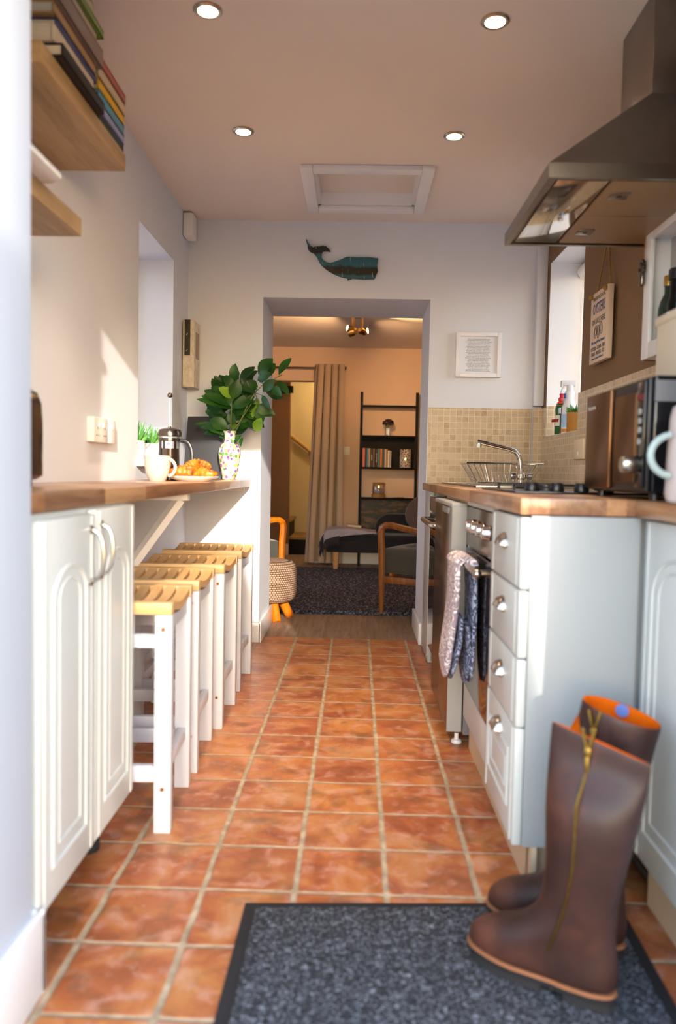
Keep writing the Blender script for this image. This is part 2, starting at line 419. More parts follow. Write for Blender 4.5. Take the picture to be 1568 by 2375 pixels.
    def leaf(s, base, tip, width, normal, fold=.18, th=.0008):
        base, tip, nrm = Vector(base), Vector(tip), Vector(normal)
        d = tip - base; L = d.length; d.normalize(); nrm = (nrm - d * nrm.dot(d)).normalized(); side = d.cross(nrm)
        prof = [(0, .06), (.08, .3), (.22, .72), (.42, 1), (.62, .95), (.8, .66), (.92, .32), (1, .02)]
        m = bmesh.new(); rows = []
        for t, wd in prof:
            c = base + d * (L * t) + nrm * (math.sin(t * math.pi) * L * .08); h = width / 2 * wd
            rows.append([m.verts.new(c + side * (h * k) + nrm * (abs(k) * h * fold)) for k in (-1, -.5, 0, .5, 1)])
        for i in range(len(rows) - 1):
            for j in range(4): m.faces.new((rows[i][j], rows[i][j + 1], rows[i + 1][j + 1], rows[i + 1][j]))
        bmesh.ops.recalc_face_normals(m, faces=m.faces[:])
        bmesh.ops.solidify(m, geom=m.faces[:], thickness=th)
        s._merge(m); return s
    def xform(s, mat): bmesh.ops.transform(s.bm, matrix=mat, verts=s.bm.verts[:]); return s
    def build(s, name, mat, parent=None, smooth=35, subsurf=0, **props):
        off = Vector((0, 0, 0)); p = parent
        while p is not None: off += p.location; p = p.parent
        for v in s.bm.verts: v.co -= off
        bmesh.ops.recalc_face_normals(s.bm, faces=s.bm.faces[:])
        me = bpy.data.meshes.new(name); s.bm.to_mesh(me); s.bm.free()
        me.materials.append(mat if not isinstance(mat, str) else M[mat])
        if smooth:
            for q in me.polygons: q.use_smooth = True
            me.set_sharp_from_angle(angle=R(smooth))
        o = bpy.data.objects.new(name, me); col.objects.link(o); o.parent = parent
        if subsurf:
            k = o.modifiers.new('s', 'SUBSURF'); k.levels = k.render_levels = subsurf
        for k, v in props.items(): o[k] = v
        return o

def T(name, label, cat, loc=(0, 0, 0), group=None):
    o = bpy.data.objects.new(name, None); col.objects.link(o); o.location = loc; o.empty_display_size = .05
    o['label'] = label; o['category'] = cat
    if group: o['group'] = group
    return o
def tag(o, label, cat, group=None):
    o['label'] = label; o['category'] = cat
    if group: o['group'] = group
    return o
def S(name, mb, mat, **k): return mb.build(name, mat, None, kind='structure', **k)
def text(s, size, origin, right, up, mat, parent, name='lettering', align='CENTER', depth=.0004, sx=1.0, line=1.0):
    cu = bpy.data.curves.new('txt', 'FONT'); cu.body = s; cu.size = size; cu.align_x = align; cu.align_y = 'CENTER'; cu.extrude = depth; cu.space_line = line
    cu.resolution_u = 2
    to = bpy.data.objects.new('txt', cu); col.objects.link(to)
    dg = bpy.context.evaluated_depsgraph_get(); me = bpy.data.meshes.new_from_object(to.evaluated_get(dg))
    bpy.data.objects.remove(to); bpy.data.curves.remove(cu)
    r, upv = Vector(right).normalized(), Vector(up).normalized(); nn = r.cross(upv)
    off = Vector((0, 0, 0)); p = parent
    while p is not None: off += p.location; p = p.parent
    o0 = Vector(origin) - off
    for v in me.vertices: v.co = o0 + r * (v.co.x * sx) + upv * v.co.y + nn * v.co.z
    me.materials.clear(); me.materials.append(M[mat] if isinstance(mat, str) else mat)
    o = bpy.data.objects.new(name, me); col.objects.link(o); o.parent = parent; return o
def dup(o, parent=None):
    c = o.copy(); col.objects.link(c); c.parent = parent
    for ch in list(o.children): dup(ch, c)
    return c
def arc(cx, cz, r, a0, a1, n): return [(cx + r * math.cos(R(a0 + (a1 - a0) * i / n)), cz + r * math.sin(R(a0 + (a1 - a0) * i / n))) for i in range(n + 1)]

# ------------------------------------------------------------------ room shell
XL, XR, YB, YL, CZ, YF = -.945, 1.0, 4.24, 4.75, 2.315, 8.05
S('floor', MB().box(-1.25, 1.3, .95, 4.385, -.06, 0), 'floor')
S('floor_living', MB().box(-2.6, 2.6, 4.385, 11.0, -.06, -.002), 'plank')
S('ground_outside', MB().box(-9, 9, -9, .95, -.2, -.02), 'paving')
m = MB()
m.box(XL - .3, XL, 1.327, 3.29, 0, CZ); m.box(XL - .3, XL, 3.905, YB, 0, CZ)
m.box(XL - .3, XL, 3.29, 3.905, 0, .985); m.box(XL - .3, XL, 3.29, 3.905, 2.005, CZ)
S('wall_left', m, 'wall')
m = MB()
m.box(XR, XR + .3, 1.327, 3.515, 0, CZ); m.box(XR, XR + .3, 4.14, YB, 0, CZ)
m.box(XR, XR + .3, 3.515, 4.14, 0, 1.165); m.box(XR, XR + .3, 3.515, 4.14, 2.085, CZ)
S('wall_right', m, 'brown')
m = MB()  # white plaster lining of the right window recess
m.box(XR + .0, XR + .26, 4.134, 4.139, 1.17, 2.08); m.box(XR + .004, XR + .26, 3.516, 3.521, 1.17, 2.08)
m.box(XR + .004, XR + .26, 3.521, 4.134, 2.079, 2.084); m.box(XR + .004, XR + .26, 3.521, 4.134, 1.166, 1.171)
S('trim_1', m, 'reveal')
m = MB()
m.box(-1.25, -.532, YB, YL, 0, CZ + .1); m.box(.38, 1.3, YB, YL, 0, CZ + .1); m.box(-.532, .38, YB, YL, 1.904, CZ + .1)
S('wall_back', m, 'wall')
S('trim_2', MB().box(.945, 1.0, 4.19, YB, 1.335, CZ, .006), 'wall')
m = MB()
m.box(-1.25, -.565, .95, 1.327, -.02, CZ + .1, .008); m.box(.615, 1.3, .95, 1.327, -.02, CZ + .1); m.box(-.565, .615, .95, 1.327, 1.99, CZ + .1)
S('wall_rear', m, 'doorwall')
m = MB()
hx0, hx1, hy0, hy1 = -.225, .262, 3.525, 3.985
m.box(-1.25, hx0, 1.32, YB, CZ, CZ + .1); m.box(hx1, 1.3, 1.32, YB, CZ, CZ + .1)
m.box(hx0, hx1, 1.32, hy0, CZ, CZ + .1); m.box(hx0, hx1, hy1, YB, CZ, CZ + .1); m.box(hx0 - .05, hx1 + .05, hy0 - .05, hy1 + .05, CZ + .1, CZ + .14)
S('ceiling', m, 'ceil')
S('wall_living_left', MB().box(-2.9, -2.6, YL - .51, 5.0, 0, 2.4).box(-2.9, -2.6, 6.7, 11, 0, 2.4).box(-2.9, -2.6, 5.0, 6.7, 0, .6).box(-2.9, -2.6, 5.0, 6.7, 1.9, 2.4), 'peach')
S('wall_living_right', MB().box(2.6, 2.9, YL - .51, 11, 0, 2.4), 'peach')
S('wall_living_front', MB().box(-2.6, -1.25, YL - .3, YL, 0, 2.4).box(1.3, 2.6, YL - .3, YL, 0, 2.4), 'peach')
S('wall_far', MB().box(-2.6, -1.5, YF, YF + .15, 0, 2.4).box(-.46, 2.6, YF, YF + .15, 0, 2.4).box(-1.5, -.46, YF, YF + .15, 1.905, 2.4), 'peach')
S('ceiling_living', MB().box(-2.9, 2.9, YL, 11, 2.25, 2.4), 'ceil')
S('wall_stair', MB().box(-2.6, .4, 9.6, 9.75, 0, 2.3).box(.25, .4, 8.2, 9.6, 0, 2.3), 'stairwall')
S('wall_hall', MB().box(-2.2, -.77, 8.72, 8.84, 0, 2.3), 'brown')
S('trim_3', MB().box(-.9, -.735, 8.6, 8.72, 1.84, 1.91), 'blackwood')
S('baseboard_hall', MB().box(-2.2, -.765, 8.70, 8.72, 0, .13, .004), 'peach')
def skirt(name, x0, x1, y0, y1, h=.11): return S(name, MB().box(x0, x1, y0, y1, 0, h, .005), 'gloss_white')
skirt('baseboard_back', XL, -.518, YB - .018, YB)
skirt('baseboard_doorway_left', -.532, -.514, YB - .018, YL + .02, .12)
skirt('baseboard_doorway_right', .362, .38, YB + .03, YL + .02, .12)
skirt('baseboard_far', -.44, 2.6, YF - .018, YF, .12)
S('baseboard_rear', MB().box(-.567, -.548, .96, 1.345, -.0, .155, .007).box(-.60, -.548, 1.325, 1.345, 0, .155, .005), 'gloss_white')
S('baseboard_left', MB().box(XL, XL + .018, 1.99, YB, 0, .11, .005), 'gloss_white')
# splashback of small beige mosaic tiles
S('trim_4', MB().box(.385, .945, YB - .009, YB, .905, 1.322).box(.945, 1.0, 4.181, 4.19, .905, 1.322), mosaic('mosaic_back', (0, 2)))
m = MB(); m.box(XR - .009, XR, 1.33, 3.515, .905, 1.335).box(XR - .009, XR, 3.515, 4.14, .905, 1.166).box(XR - .009, XR, 4.14, 4.182, .905, 1.322)
S('trim_5', m, mosaic('mosaic_right', (1, 2)))
S('trim_6', MB().box(XR + .001, XR + .12, 4.125, 4.134, 1.171, 1.33), mosaic('mosaic_jamb', (0, 2)))

def window(n, x, y0, y1, z0, z1, th=.05):
    f = MB(); t = .045
    f.box(x, x + th, y0, y0 + t, z0, z1).box(x, x + th, y1 - t, y1, z0, z1).box(x, x + th, y0 + t, y1 - t, z0, z0 + t).box(x, x + th, y0 + t, y1 - t, z1 - t, z1)
    ym = (y0 + y1) / 2
    f.box(x + .005, x + th - .005, ym - .016, ym + .016, z0 + t, z1 - t)
    o = f.build('window_%d' % n, M['gloss_white'], None, kind='structure')
    MB().box(x + th / 2 - .003, x + th / 2 + .003, y0 + t, y1 - t, z0 + t, z1 - t).build('pane', M['pane'], o)
    return o
window(1, XL - .25, 3.29, 3.905, .985, 2.005)
window(2, XR + .2, 3.521, 4.134, 1.171, 2.079)
window(3, -2.8, 5.0, 6.7, .6, 1.9)  # added unseen window, lets cool daylight into the living room
S('trim_7', MB().box(XL - .2, XL + .03, 3.262, 3.935, .965, .995, .004), 'gloss_white')
# added unseen sun blocker outside the door, outline shaped to cut the sun patches
pts = [(.3, -.1), (1.9, -.1), (1.9, 1.2), (1.66, 1.62), (1.58, 2.16), (1.25, 2.22), (1.12, 2.5), (.45, 2.55), (.3, 2.2)]
S('sun_blocker_outside', MB().prism(pts, 'y', -3.6, -3.1), 'blocker')

# ------------------------------------------------------------------ ceiling pieces
h = T('loft_hatch', 'white framed loft hatch recessed in the kitchen ceiling', 'hatch', (.02, 3.755, CZ))
m = MB(); a, b, c, d = -.28, .317, 3.465, 4.045
m.box(a, hx0, c, d, CZ - .022, CZ, .004).box(hx1, b, c, d, CZ - .022, CZ, .004).box(hx0, hx1, c, hy0, CZ - .022, CZ, .004).box(hx0, hx1, hy1, d, CZ - .022, CZ, .004)
m.box(hx0, hx0 + .012, hy0, hy1, CZ, CZ + .08).box(hx1 - .012, hx1, hy0, hy1, CZ, CZ + .08).box(hx0, hx1, hy1 - .012, hy1, CZ, CZ + .08).box(hx0, hx1, hy0, hy0 + .012, CZ, CZ + .08)
m.build('frame', M['gloss_white'], h)
MB().box(hx0 + .006, hx1 - .006, hy0 + .006, hy1 - .006, CZ + .06, CZ + .08).build('panel', M['ceil'], h)
M['bulb'] = emit('downlight_glow', (1, .86, .66), 22)
names = ['near left', 'far left', 'far right', 'near right']
for (x, y), nm in zip([(-.47, 2.335), (-.484, 3.14), (.362, 3.165), (.385, 2.38)], names):
    t = T('downlight', 'round recessed ceiling spotlight, glowing, the %s of the four' % nm, 'light', (x, y, CZ), 'recessed kitchen downlights')
    MB().lathe([(.030, 0), (.043, 0), (.043, -.004), (.038, -.007), (.030, -.006), (.030, 0)], (x, y, CZ), 32, cap0=False, cap1=False).build('bezel', M['satin'], t)
    MB().lathe([(.0005, -.003), (.03, -.003), (.03, -.001), (.0005, -.001)], (x, y, CZ), 24).build('lamp', M['bulb'], t)
    l = bpy.data.lights.new('downlight_beam', 'SPOT'); l.energy = DOWN; l.color = (1, .72, .45); l.spot_size = R(68); l.spot_blend = .9; l.shadow_soft_size = .03
    lo = bpy.data.objects.new('downlight_beam', l); col.objects.link(lo); lo.parent = t; lo.location = (0, 0, -.015)
o = MB().box(XL, XL + .055, 4.09, 4.2, 2.185, 2.31, .012, 3).build('alarm_sensor', M['white_plastic'], None)
tag(o, 'small white plastic alarm sensor high in the back left corner', 'sensor')

# ------------------------------------------------------------------ left: worktop, cabinet
t = T('worktop', 'long oiled wooden breakfast bar along the left wall', 'worktop', (-.76, 2.8, .87))
pl = [(XL + .002, 1.33), (-.575, 1.33), (-.575, 4.15), (-.582, 4.20), (-.6, 4.232), (-.61, 4.238), (XL + .002, 4.238)]
MB().prism(pl, 'z', .870, .908, .004).build('board', M['block'], t)
MB().box(XL + .003, -.62, 4.205, 4.238, .842, .8695, .002).build('wall_batten', M['gloss_white'], t)
b = MB().box(XL + .002, -.60, 2.715, 2.755, .845, .87, .002).box(XL + .002, XL + .025, 2.715, 2.755, .38, .87, .002)
b.tube([(XL + .03, 2.735, .45), (-.632, 2.735, .85)], .02, 4).build('bracket', M['gloss_white'], t)

def door_panel(mb_name, x, y0, y1, z0, z1, side, parent, arch=True, mat='cream', th=.02):
    """panelled door in a plane of constant x; side=+1 faces +x"""
    w = y1 - y0; s = side
    m = MB().box(x - th * (s > 0), x + th * (s < 0), y0, y1, z0, z1, .003)
    if w > .16:
        fr = .055; yc = (y0 + y1) / 2; a0, a1 = y0 + fr, y1 - fr; zb = z0 + .065
        zt = z1 - .16; r = (a1 - a0) / 2
        def ring(off):
            A0, A1, ZB, rr = a0 + off, a1 - off, zb + off, r - off
            if arch: top = [(yc + rr * math.cos(R(k)), zt + rr * .75 * math.sin(R(k))) for k in range(0, 181, 12)]
            else: top = [(A1, z1 - .06 - off), (A0, z1 - .06 - off)]
            return [(A0, ZB), (A1, ZB)] + top
        for off, wd, dep in ((0, .010, .0045), (.034, .007, .003)):
            o1, o2 = ring(off), ring(off + wd); n = len(o1)
            rings = []
            for pts, xx in ((o1, 0), ([((p[0] + q[0]) / 2, (p[1] + q[1]) / 2) for p, q in zip(o1, o2)], dep), (o2, 0)):
                rings.append([Vector((x + s * (xx + .0004), p[0], p[1])) for p in pts])
            m.loft(rings, False, False)
        for ys in (y0 + .024, y1 - .024):
            m.box(min(x, x + s * .0025), max(x, x + s * .0025), ys - .002, ys + .002, z0 + .004, z1 - .004)
    return m.build(mb_name, M[mat], parent)

def bow_handle(parent, x, y, z0, z1, side):
    s = side; p = []
    for k in range(13):
        t_ = k / 12; z = z0 + (z1 - z0) * t_; dx = .027 * min(1, (math.sin(t_ * math.pi)) ** .35 * 1.0)
        if k in (0, 12): dx = 0
        p.append((x + s * (dx + .001), y, z))
    m = MB().tube(p, .0045, 8)
    m.lathe([(.009, 0), (.009, .004), (.005, .006)], (x, y, z0), 12, 'x'); m.lathe([(.009, 0), (.009, .004), (.005, .006)], (x, y, z1), 12, 'x')
    return m.build('handle', M['satin'], parent)

t = T('base_cabinet', 'cream two-door base cabinet with arched panels under the breakfast bar', 'cabinet', (-.74, 1.67, 0))
MB().box(XL + .02, -.584, 1.345, 1.93, .13, .868).build('body', M['cream'], t)
for y0, y1, hy, zt in ((1.345, 1.641, 1.612, .857), (1.644, 1.934, 1.674, .864)):
    d = door_panel('door', -.562, y0, y1, .128, zt, 1, t)
    bow_handle(d, -.562, hy, zt - .145, zt - .032, 1)
for x, y in ((-.655, 1.86), (-.655, 1.45), (-.9, 1.86)):
    MB().lathe([(.018, .13), (.018, .03), (.03, .028), (.03, .002), (.027, 0)], (x, y, 0), 16).build('foot', M['rubber'], t)

# ------------------------------------------------------------------ left: on the worktop
t = T('toaster', 'black rounded toaster on the breakfast bar beside the white door pillar', 'toaster', (-.845, 1.66, .908))
m = MB(); rings = []
for k, (z, i) in enumerate(((.925, .012), (.935, 0), (1.05, 0), (1.1, .002), (1.125, .009), (1.138, .025), (1.143, .045))):
    x0, x1, y0, y1 = -.905 + i, -.73 - i, 1.5 + i, 1.80 - i; r = .035
    ring = []
    for cx_, cy_, a in ((x1 - r, y0 + r, -90), (x1 - r, y1 - r, 0), (x0 + r, y1 - r, 90), (x0 + r, y0 + r, 180)):
        for q in range(5): ring.append(Vector((cx_ + r * math.cos(R(a + q * 22.5)), cy_ + r * math.sin(R(a + q * 22.5)), z)))
    rings.append(ring)
m.loft(rings).build('body', M['blackgloss'], t)
MB().box(-.865, -.84, 1.56, 1.74, 1.142, 1.145).box(-.81, -.785, 1.56, 1.74, 1.142, 1.145).build('slot', M['rubber'], t)
MB().box(-.737, -.727, 1.63, 1.66, .99, 1.05, .004).build('lever', M['satin'], t)
for x in (-.88, -.765):
    for y in (1.53, 1.765): MB().lathe([(.012, .908), (.012, .926)], (x, y, 0), 12).build('foot', M['rubber'], t)

def socket(label, y0, y1, z0, z1, kind, n):
    t = T('wall_socket', label, 'socket', (XL, (y0 + y1) / 2, z0))
    MB().box(XL, XL + .028, y0, y1, z0, z1, .004).build('plate', M['white_plastic'], t)
    X = XL + .028; w = y1 - y0
    sw = [y0 + w * .36, y0 + w * .64] if kind == 'double' else [(y0 + y1) / 2]
    for ys in sw: MB().box(X, X + .004, ys - .006, ys + .006, z1 - .036, z1 - .018, .001).build('switch', M['white_plastic'], t)
    if kind == 'double':
        for yc in (y0 + w * .25, y0 + w * .75):
            for dy, dz, a, b in ((0, .05, .002, .005), (-.011, .024, .004, .002), (.011, .024, .004, .002)):
                MB().box(X, X + .0006, yc + dy - a, yc + dy + a, z0 + dz - b, z0 + dz + b).build('pin_slot', M['black'], t)
socket('white double plug socket on the left wall above the breakfast bar', 2.662, 2.812, 1.046, 1.134, 'double', 0)
socket('white single switch plate right beside the double plug socket', 2.815, 2.903, 1.046, 1.134, 'single', 0)

def mug(name, label, x, y, z, r, hgt, mat, hdir, cat='mug', hm=None, taper=.78):
    t = T(name, label, cat, (x, y, z))
    prof = [(r * taper * .9, 0), (r * taper, .003), (r * .9, hgt * .3), (r, hgt * .6), (r * 1.01, hgt), (r * .95, hgt), (r * .93, hgt * .6), (r * .8, hgt * .2), (.001, hgt * .12)]
    MB().lathe(prof, (x, y, z), 32, cap1=False).build('body', M[mat], t)
    d = Vector((math.cos(hdir), math.sin(hdir), 0)); p = []
    for k in range(11):
        a = R(-85 + 170 * k / 10)
        p.append(Vector((x, y, z)) + d * (r * .9 + r * .62 * math.cos(a)) + Vector((0, 0, hgt * (.54 + .33 * math.sin(a)))))
    MB().tube(p, r * .13, 8).build('handle', M[hm or mat], t)
    return t
mug('mug', 'plain off-white mug on the breakfast bar in front of the coffee press', -.783, 3.0, .908, .05, .1, 'ceramic', R(-12), taper=.66)

# cafetiere
x, y, z = -.8, 3.26, .908
t = T('coffee_press', 'glass coffee press with raised plunger, half full of coffee', 'coffee press', (x, y, z))
MB().lathe([(.044, .012), (.044, .185), (.046, .19), (.043, .19), (.042, .185), (.042, .014)], (x, y, z), 32, cap0=False, cap1=False).build('beaker', M['glass'], t)
MB().lathe([(.0410, .014), (.0412, .135), (.001, .135)], (x, y, z), 32).build('coffee', M['coffee'], t)
m = MB().lathe([(.047, .0), (.05, .003), (.05, .012), (.046, .014), (.02, .014)], (x, y, z), 32)
for a in range(4):
    q = R(45 + 90 * a); m.box(-.006, .006, -.001, .001, 0, .175, mat=Matrix.Translation((x + .046 * math.cos(q), y + .046 * math.sin(q), z)) @ Matrix.Rotation(q + R(90), 4, 'Z'))
m.lathe([(.0465, .168), (.0475, .168), (.0475, .178), (.0465, .178)], (x, y, z), 32, cap0=False, cap1=False).build('frame', M['darksteel'], t)
MB().lathe([(.05, .186), (.051, .2), (.045, .215), (.02, .222), (.006, .225), (.006, .23)], (x, y, z), 32)  .build('lid', M['darksteel'], t)
pm = MB().tube([(x, y, z + .225), (x, y, z + .352)], .0038, 8).build('plunger', M['chrome'], t)
MB().ball((x, y, z + .36), .0115).build('knob', M['darksteel'], pm)
hp = []
for k in range(13):
    a = R(90 - 180 * k / 12); hp.append((x + .046 + .05 * math.cos(a) ** .6 if abs(k - 6) < 6 else x + .047, y - .005, z + .10 + .07 * math.sin(a)))
MB().tube(hp, .0085, 8, .7).build('handle', M['black'], t)

# plate and croissants
x, y, z = -.668, 3.115, .908
o = MB().lathe([(.06, 0), (.066, .003), (.096, .012), (.106, .019), (.105, .021), (.094, .015), (.06, .007), (.001, .006)], (x, y, z), 40).build('plate', M['whiteceramic'], None)
tag(o, 'round white plate of croissants on the breakfast bar', 'plate')
def croissant(label, cx_, cy_, cz_, ang, scale=1.0, tilt=0.0):
    m = MB(); pts = []; rr = []
    n = 25
    for k in range(n):
        a = R(-72 + 144 * k / (n - 1)); pts.append((.046 * math.sin(a), .046 * math.cos(a) - .034, 0))
        e = 1 - abs(k / (n - 1) * 2 - 1) ** 1.7
        rr.append((.006 + .017 * e) * (1 + .13 * math.sin(k * 2.1)))
    m.tube(pts, rr, 12)
    m.xform(Matrix.Translation((cx_, cy_, cz_)) @ Matrix.Rotation(ang, 4, 'Z') @ Matrix.Rotation(tilt, 4, 'X') @ Matrix.Scale(scale, 4))
    return tag(m.build('croissant', M['crust'], None, smooth=70), label, 'croissant', 'croissants on the white plate')
croissant('large golden croissant at the front left of the plate', -.694, 3.09, .944, R(200), 1.3)
croissant('flat golden croissant at the right edge of the plate', -.616, 3.115, .940, R(140), 1.1)
croissant('croissant lying on top of the others at the back of the plate', -.654, 3.14, .972, R(15), 1.1, R(12))

# vase and laurel
x, y, z = -.660, 3.965, .908
o = MB().lathe([(.034, 0), (.038, .004), (.036, .012), (.048, .07), (.058, .13), (.057, .155), (.046, .178), (.03, .19), (.027, .205), (.028, .235), (.037, .25), (.034, .25), (.025, .232), (.024, .2), (.04, .17), (.045, .1), (.001, .02)], (x, y, z), 40).build('vase', M['floral'], None)
tag(o, 'white porcelain vase with tiny pink and green flowers, holding green branches', 'vase')
L1 = [(-0.629, 1.414, -0.642, 1.487, 0.043, -0.037), (-0.611, 1.413, -0.546, 1.489, 0.047, 0.006), (-0.662, 1.385, -0.682, 1.44, 0.044, -0.018), (-0.709, 1.382, -0.741, 1.434, 0.035, 0.015), (-0.738, 1.388, -0.757, 1.425, 0.025, 0.018), (-0.645, 1.326, -0.705, 1.37, 0.049, -0.061), (-0.644, 1.319, -0.615, 1.411, 0.055, -0.068), (-0.657, 1.311, -0.578, 1.381, 0.057, 0.047), (-0.653, 1.316, -0.75, 1.376, 0.05, -0.034), (-0.658, 1.285, -0.774, 1.338, 0.043, -0.037), (-0.673, 1.281, -0.752, 1.299, 0.051, 0.069), (-0.651, 1.275, -0.545, 1.333, 0.05, -0.004), (-0.69, 1.235, -0.789, 1.277, 0.057, 0.047), (-0.66, 1.263, -0.647, 1.195, 0.037, -0.003), (-0.635, 1.234, -0.539, 1.298, 0.057, 0.019), (-0.667, 1.167, -0.754, 1.211, 0.056, -0.049), (-0.71, 1.176, -0.808, 1.171, 0.028, 0.019), (-0.548, 1.231, -0.524, 1.326, 0.044, 0.052), (-0.521, 1.297, -0.464, 1.254, 0.05, 0.003), (-0.637, 1.204, -0.568, 1.255, 0.044, 0.034), (-0.623, 1.172, -0.573, 1.204, 0.044, 0.024), (-0.523, 1.157, -0.49, 1.218, 0.043, -0.061), (-0.669, 1.172, -0.628, 1.198, 0.028, 0.036), (-0.69, 1.167, -0.688, 1.142, 0.031, 0.013), (-0.518, 1.386, -0.568, 1.41, 0.037, -0.028), (-0.614, 1.136, -0.611, 1.1, 0.018, -0.066), (-0.585, 1.394, -0.553, 1.357, 0.051, 0.051), (-0.615, 1.375, -0.534, 1.395, 0.05, -0.004), (-0.707, 1.246, -0.758, 1.289, 0.05, 0.031), (-0.609, 1.268, -0.52, 1.232, 0.051, 0.053)]
L2 = [(-0.52, 1.455, -0.452, 1.531, 0.057, 0.03), (-0.517, 1.434, -0.443, 1.51, 0.063, 0.059), (-0.52, 1.419, -0.452, 1.451, 0.05, -0.015), (-0.415, 1.455, -0.359, 1.54, 0.038, 0.042), (-0.492, 1.364, -0.431, 1.418, 0.044, -0.008), (-0.429, 1.426, -0.367, 1.355, 0.038, 0.061), (-0.484, 1.371, -0.401, 1.341, 0.041, 0.053), (-0.44, 1.385, -0.39, 1.337, 0.037, -0.056), (-0.493, 1.342, -0.449, 1.275, 0.028, -0.051), (-0.532, 1.354, -0.597, 1.39, 0.037, -0.04), (-0.529, 1.334, -0.547, 1.232, 0.038, 0.065)]
yv = 3.97
def branch(label, stem, leaves, bright=(), dense=True):
    t = T('laurel_branch', label, 'branch', stem[0], 'green branches in the floral vase')
    n = len(stem); MB().tube(stem, [.0042 - .0026 * i / (n - 1) for i in range(n)], 6).build('stem', M['stem'], t)
    rnd = random.Random(len(leaves)); f = MB(); g = MB(); ng = 0
    for i, (bx, bz, tx, tz, wd, dy) in enumerate(leaves):
        base = Vector((bx, yv + dy * .55, bz)); tip = Vector((tx, yv + dy + rnd.uniform(-.03, .03), tz))
        nrm = Vector((rnd.uniform(-.5, .5), -1, rnd.uniform(-.1, .7)))
        tip = base + (tip - base) * 1.08
        if i in bright: g.leaf(base, tip, wd * 1.3, nrm); ng += 1
        else:
            f.leaf(base, tip, wd * 1.25, nrm)
            for _ in range(2 if dense else 0): f.leaf(base + Vector((rnd.uniform(-.025, .02), rnd.uniform(.01, .05), rnd.uniform(-.035, .015))), tip + Vector((rnd.uniform(-.045, .03), rnd.uniform(.0, .05), rnd.uniform(-.05, .025))), wd * 1.2, nrm)
        dst = min(stem, key=lambda q: (Vector(q) - base).length)
        f.tube([dst, base], .0012, 4)
    f.build('foliage', M['leaf'], t, smooth=60)
    if ng: g.build('young_leaves', M['leafbright'], t, smooth=60)
mid = L1[:16]; low = L1[16:]
branch('bushy branch of dark glossy leaves filling the middle of the floral vase', [(-.662, 3.965, .95), (-.656, 3.965, 1.16), (-.652, 3.95, 1.25), (-.648, 3.945, 1.36), (-.63, 3.95, 1.42)], mid, (4, 5))
branch('low branch with bright yellow-green leaves drooping over the vase rim', [(-.655, 3.955, .95), (-.645, 3.955, 1.16), (-.61, 3.95, 1.2), (-.58, 3.95, 1.25), (-.55, 3.96, 1.3)], low, (5, 6, 1))
branch('long branch reaching up and right across the doorway edge', [(-.65, 3.97, .95), (-.637, 3.97, 1.15), (-.625, 3.97, 1.17), (-.57, 3.97, 1.296), (-.534, 3.97, 1.358), (-.491, 3.97, 1.402), (-.441, 3.97, 1.428), (-.395, 3.97, 1.45)], L2, (), False)

# black board leaning on the wall
t = T('canvas_board', 'black canvas board standing at the back of the breakfast bar behind the vase', 'board', (-.83, 4.12, .908))
mt = Matrix.Translation((-.822, 4.05, .908)) @ Matrix.Rotation(R(-14), 4, 'Z') @ Matrix.Rotation(R(-9), 4, 'X')
MB().box(-.105, .105, -.008, .008, 0, .335, .002, mat=mt).build('panel', M['canvas'], t)
MB().box(.052, .082, -.0095, -.008, .30, .318, .001, mat=mt).build('tag', M['white_plastic'], t)

# succulents on the sill
def succ(label, x, y, n, L, seed, pot):
    z = .995; t = T('succulent_pot', label, 'plant', (x, y, z), 'succulents on the left window sill')
    if pot == 'round': MB().lathe([(.036, 0), (.04, .003), (.045, .085), (.042, .085), (.038, .075), (.001, .075)], (x, y, z), 28).build('pot', M['whiteceramic'], t)
    else:
        prof = [[Vector((x + (r_ + .0022 * math.cos(a * 14)) * math.cos(a), y + (r_ + .0022 * math.cos(a * 14)) * math.sin(a), z + h_)) for a in [2 * math.pi * q / 84 for q in range(84)]] for r_, h_ in ((.036, 0), (.044, .08), (.04, .08), (.036, .07))]
        MB().loft(prof).build('pot', M['whiteceramic'], t)
    rnd = random.Random(seed); f = MB()
    for k in range(n):
        a = k * 2.4; e = .25 + .9 * (k / n); l = L * rnd.uniform(.8, 1.1)
        d = Vector((math.cos(a) * math.cos(e + .25), math.sin(a) * math.cos(e + .25), math.sin(e + .25)))
        b_ = Vector((x, y, z + .075)) + Vector((math.cos(a), math.sin(a), 0)) * .012
        f.tube([b_, b_ + d * l * .35, b_ + d * l * .7 + Vector((0, 0, .006)), b_ + d * l + Vector((0, 0, .018))], [.007, .0085, .006, .0008], 6, .5)
    f.build('rosette', M['succ'], t, smooth=60)
succ('spiky green succulent in a smooth white pot on the left window sill', -1.0, 3.43, 22, .085, 4, 'round')
succ('plump green succulent in a ribbed white pot on the left window sill', -.985, 3.62, 20, .075, 9, 'ribbed')

# worn wooden wall block
t = T('wall_block', 'worn cream-painted wooden block with metal strip hung on the left wall corner', 'wall decoration', (-.915, 4.15, 1.39))
MB().box(-.938, -.876, 4.09, 4.232, 1.395, 1.745, .003).build('block', M['worn'], t)
m = MB().box(-.928, -.898, 4.087, 4.092, 1.56, 1.748)
m.build('metal_strip', surf('tarnished_strip', '3B3A2C', .55, .6, var=.3, vscale=40), t)
m = MB()
for xx, zz in ((-.913, 1.675), (-.916, 1.668), (-.913, 1.59), (-.917, 1.584)): m.ball((xx, 4.087, zz), .003, 1, .5, 1, 8)
m.build('rivets', M['satin'], t)
MB().box(-.877, -.8745, 4.125, 4.2, 1.55, 1.69).build('inset', M['walnut'], t)
MB().box(XL, -.938, 4.14, 4.18, 1.6, 1.72).build('hanger', M['black'], t)

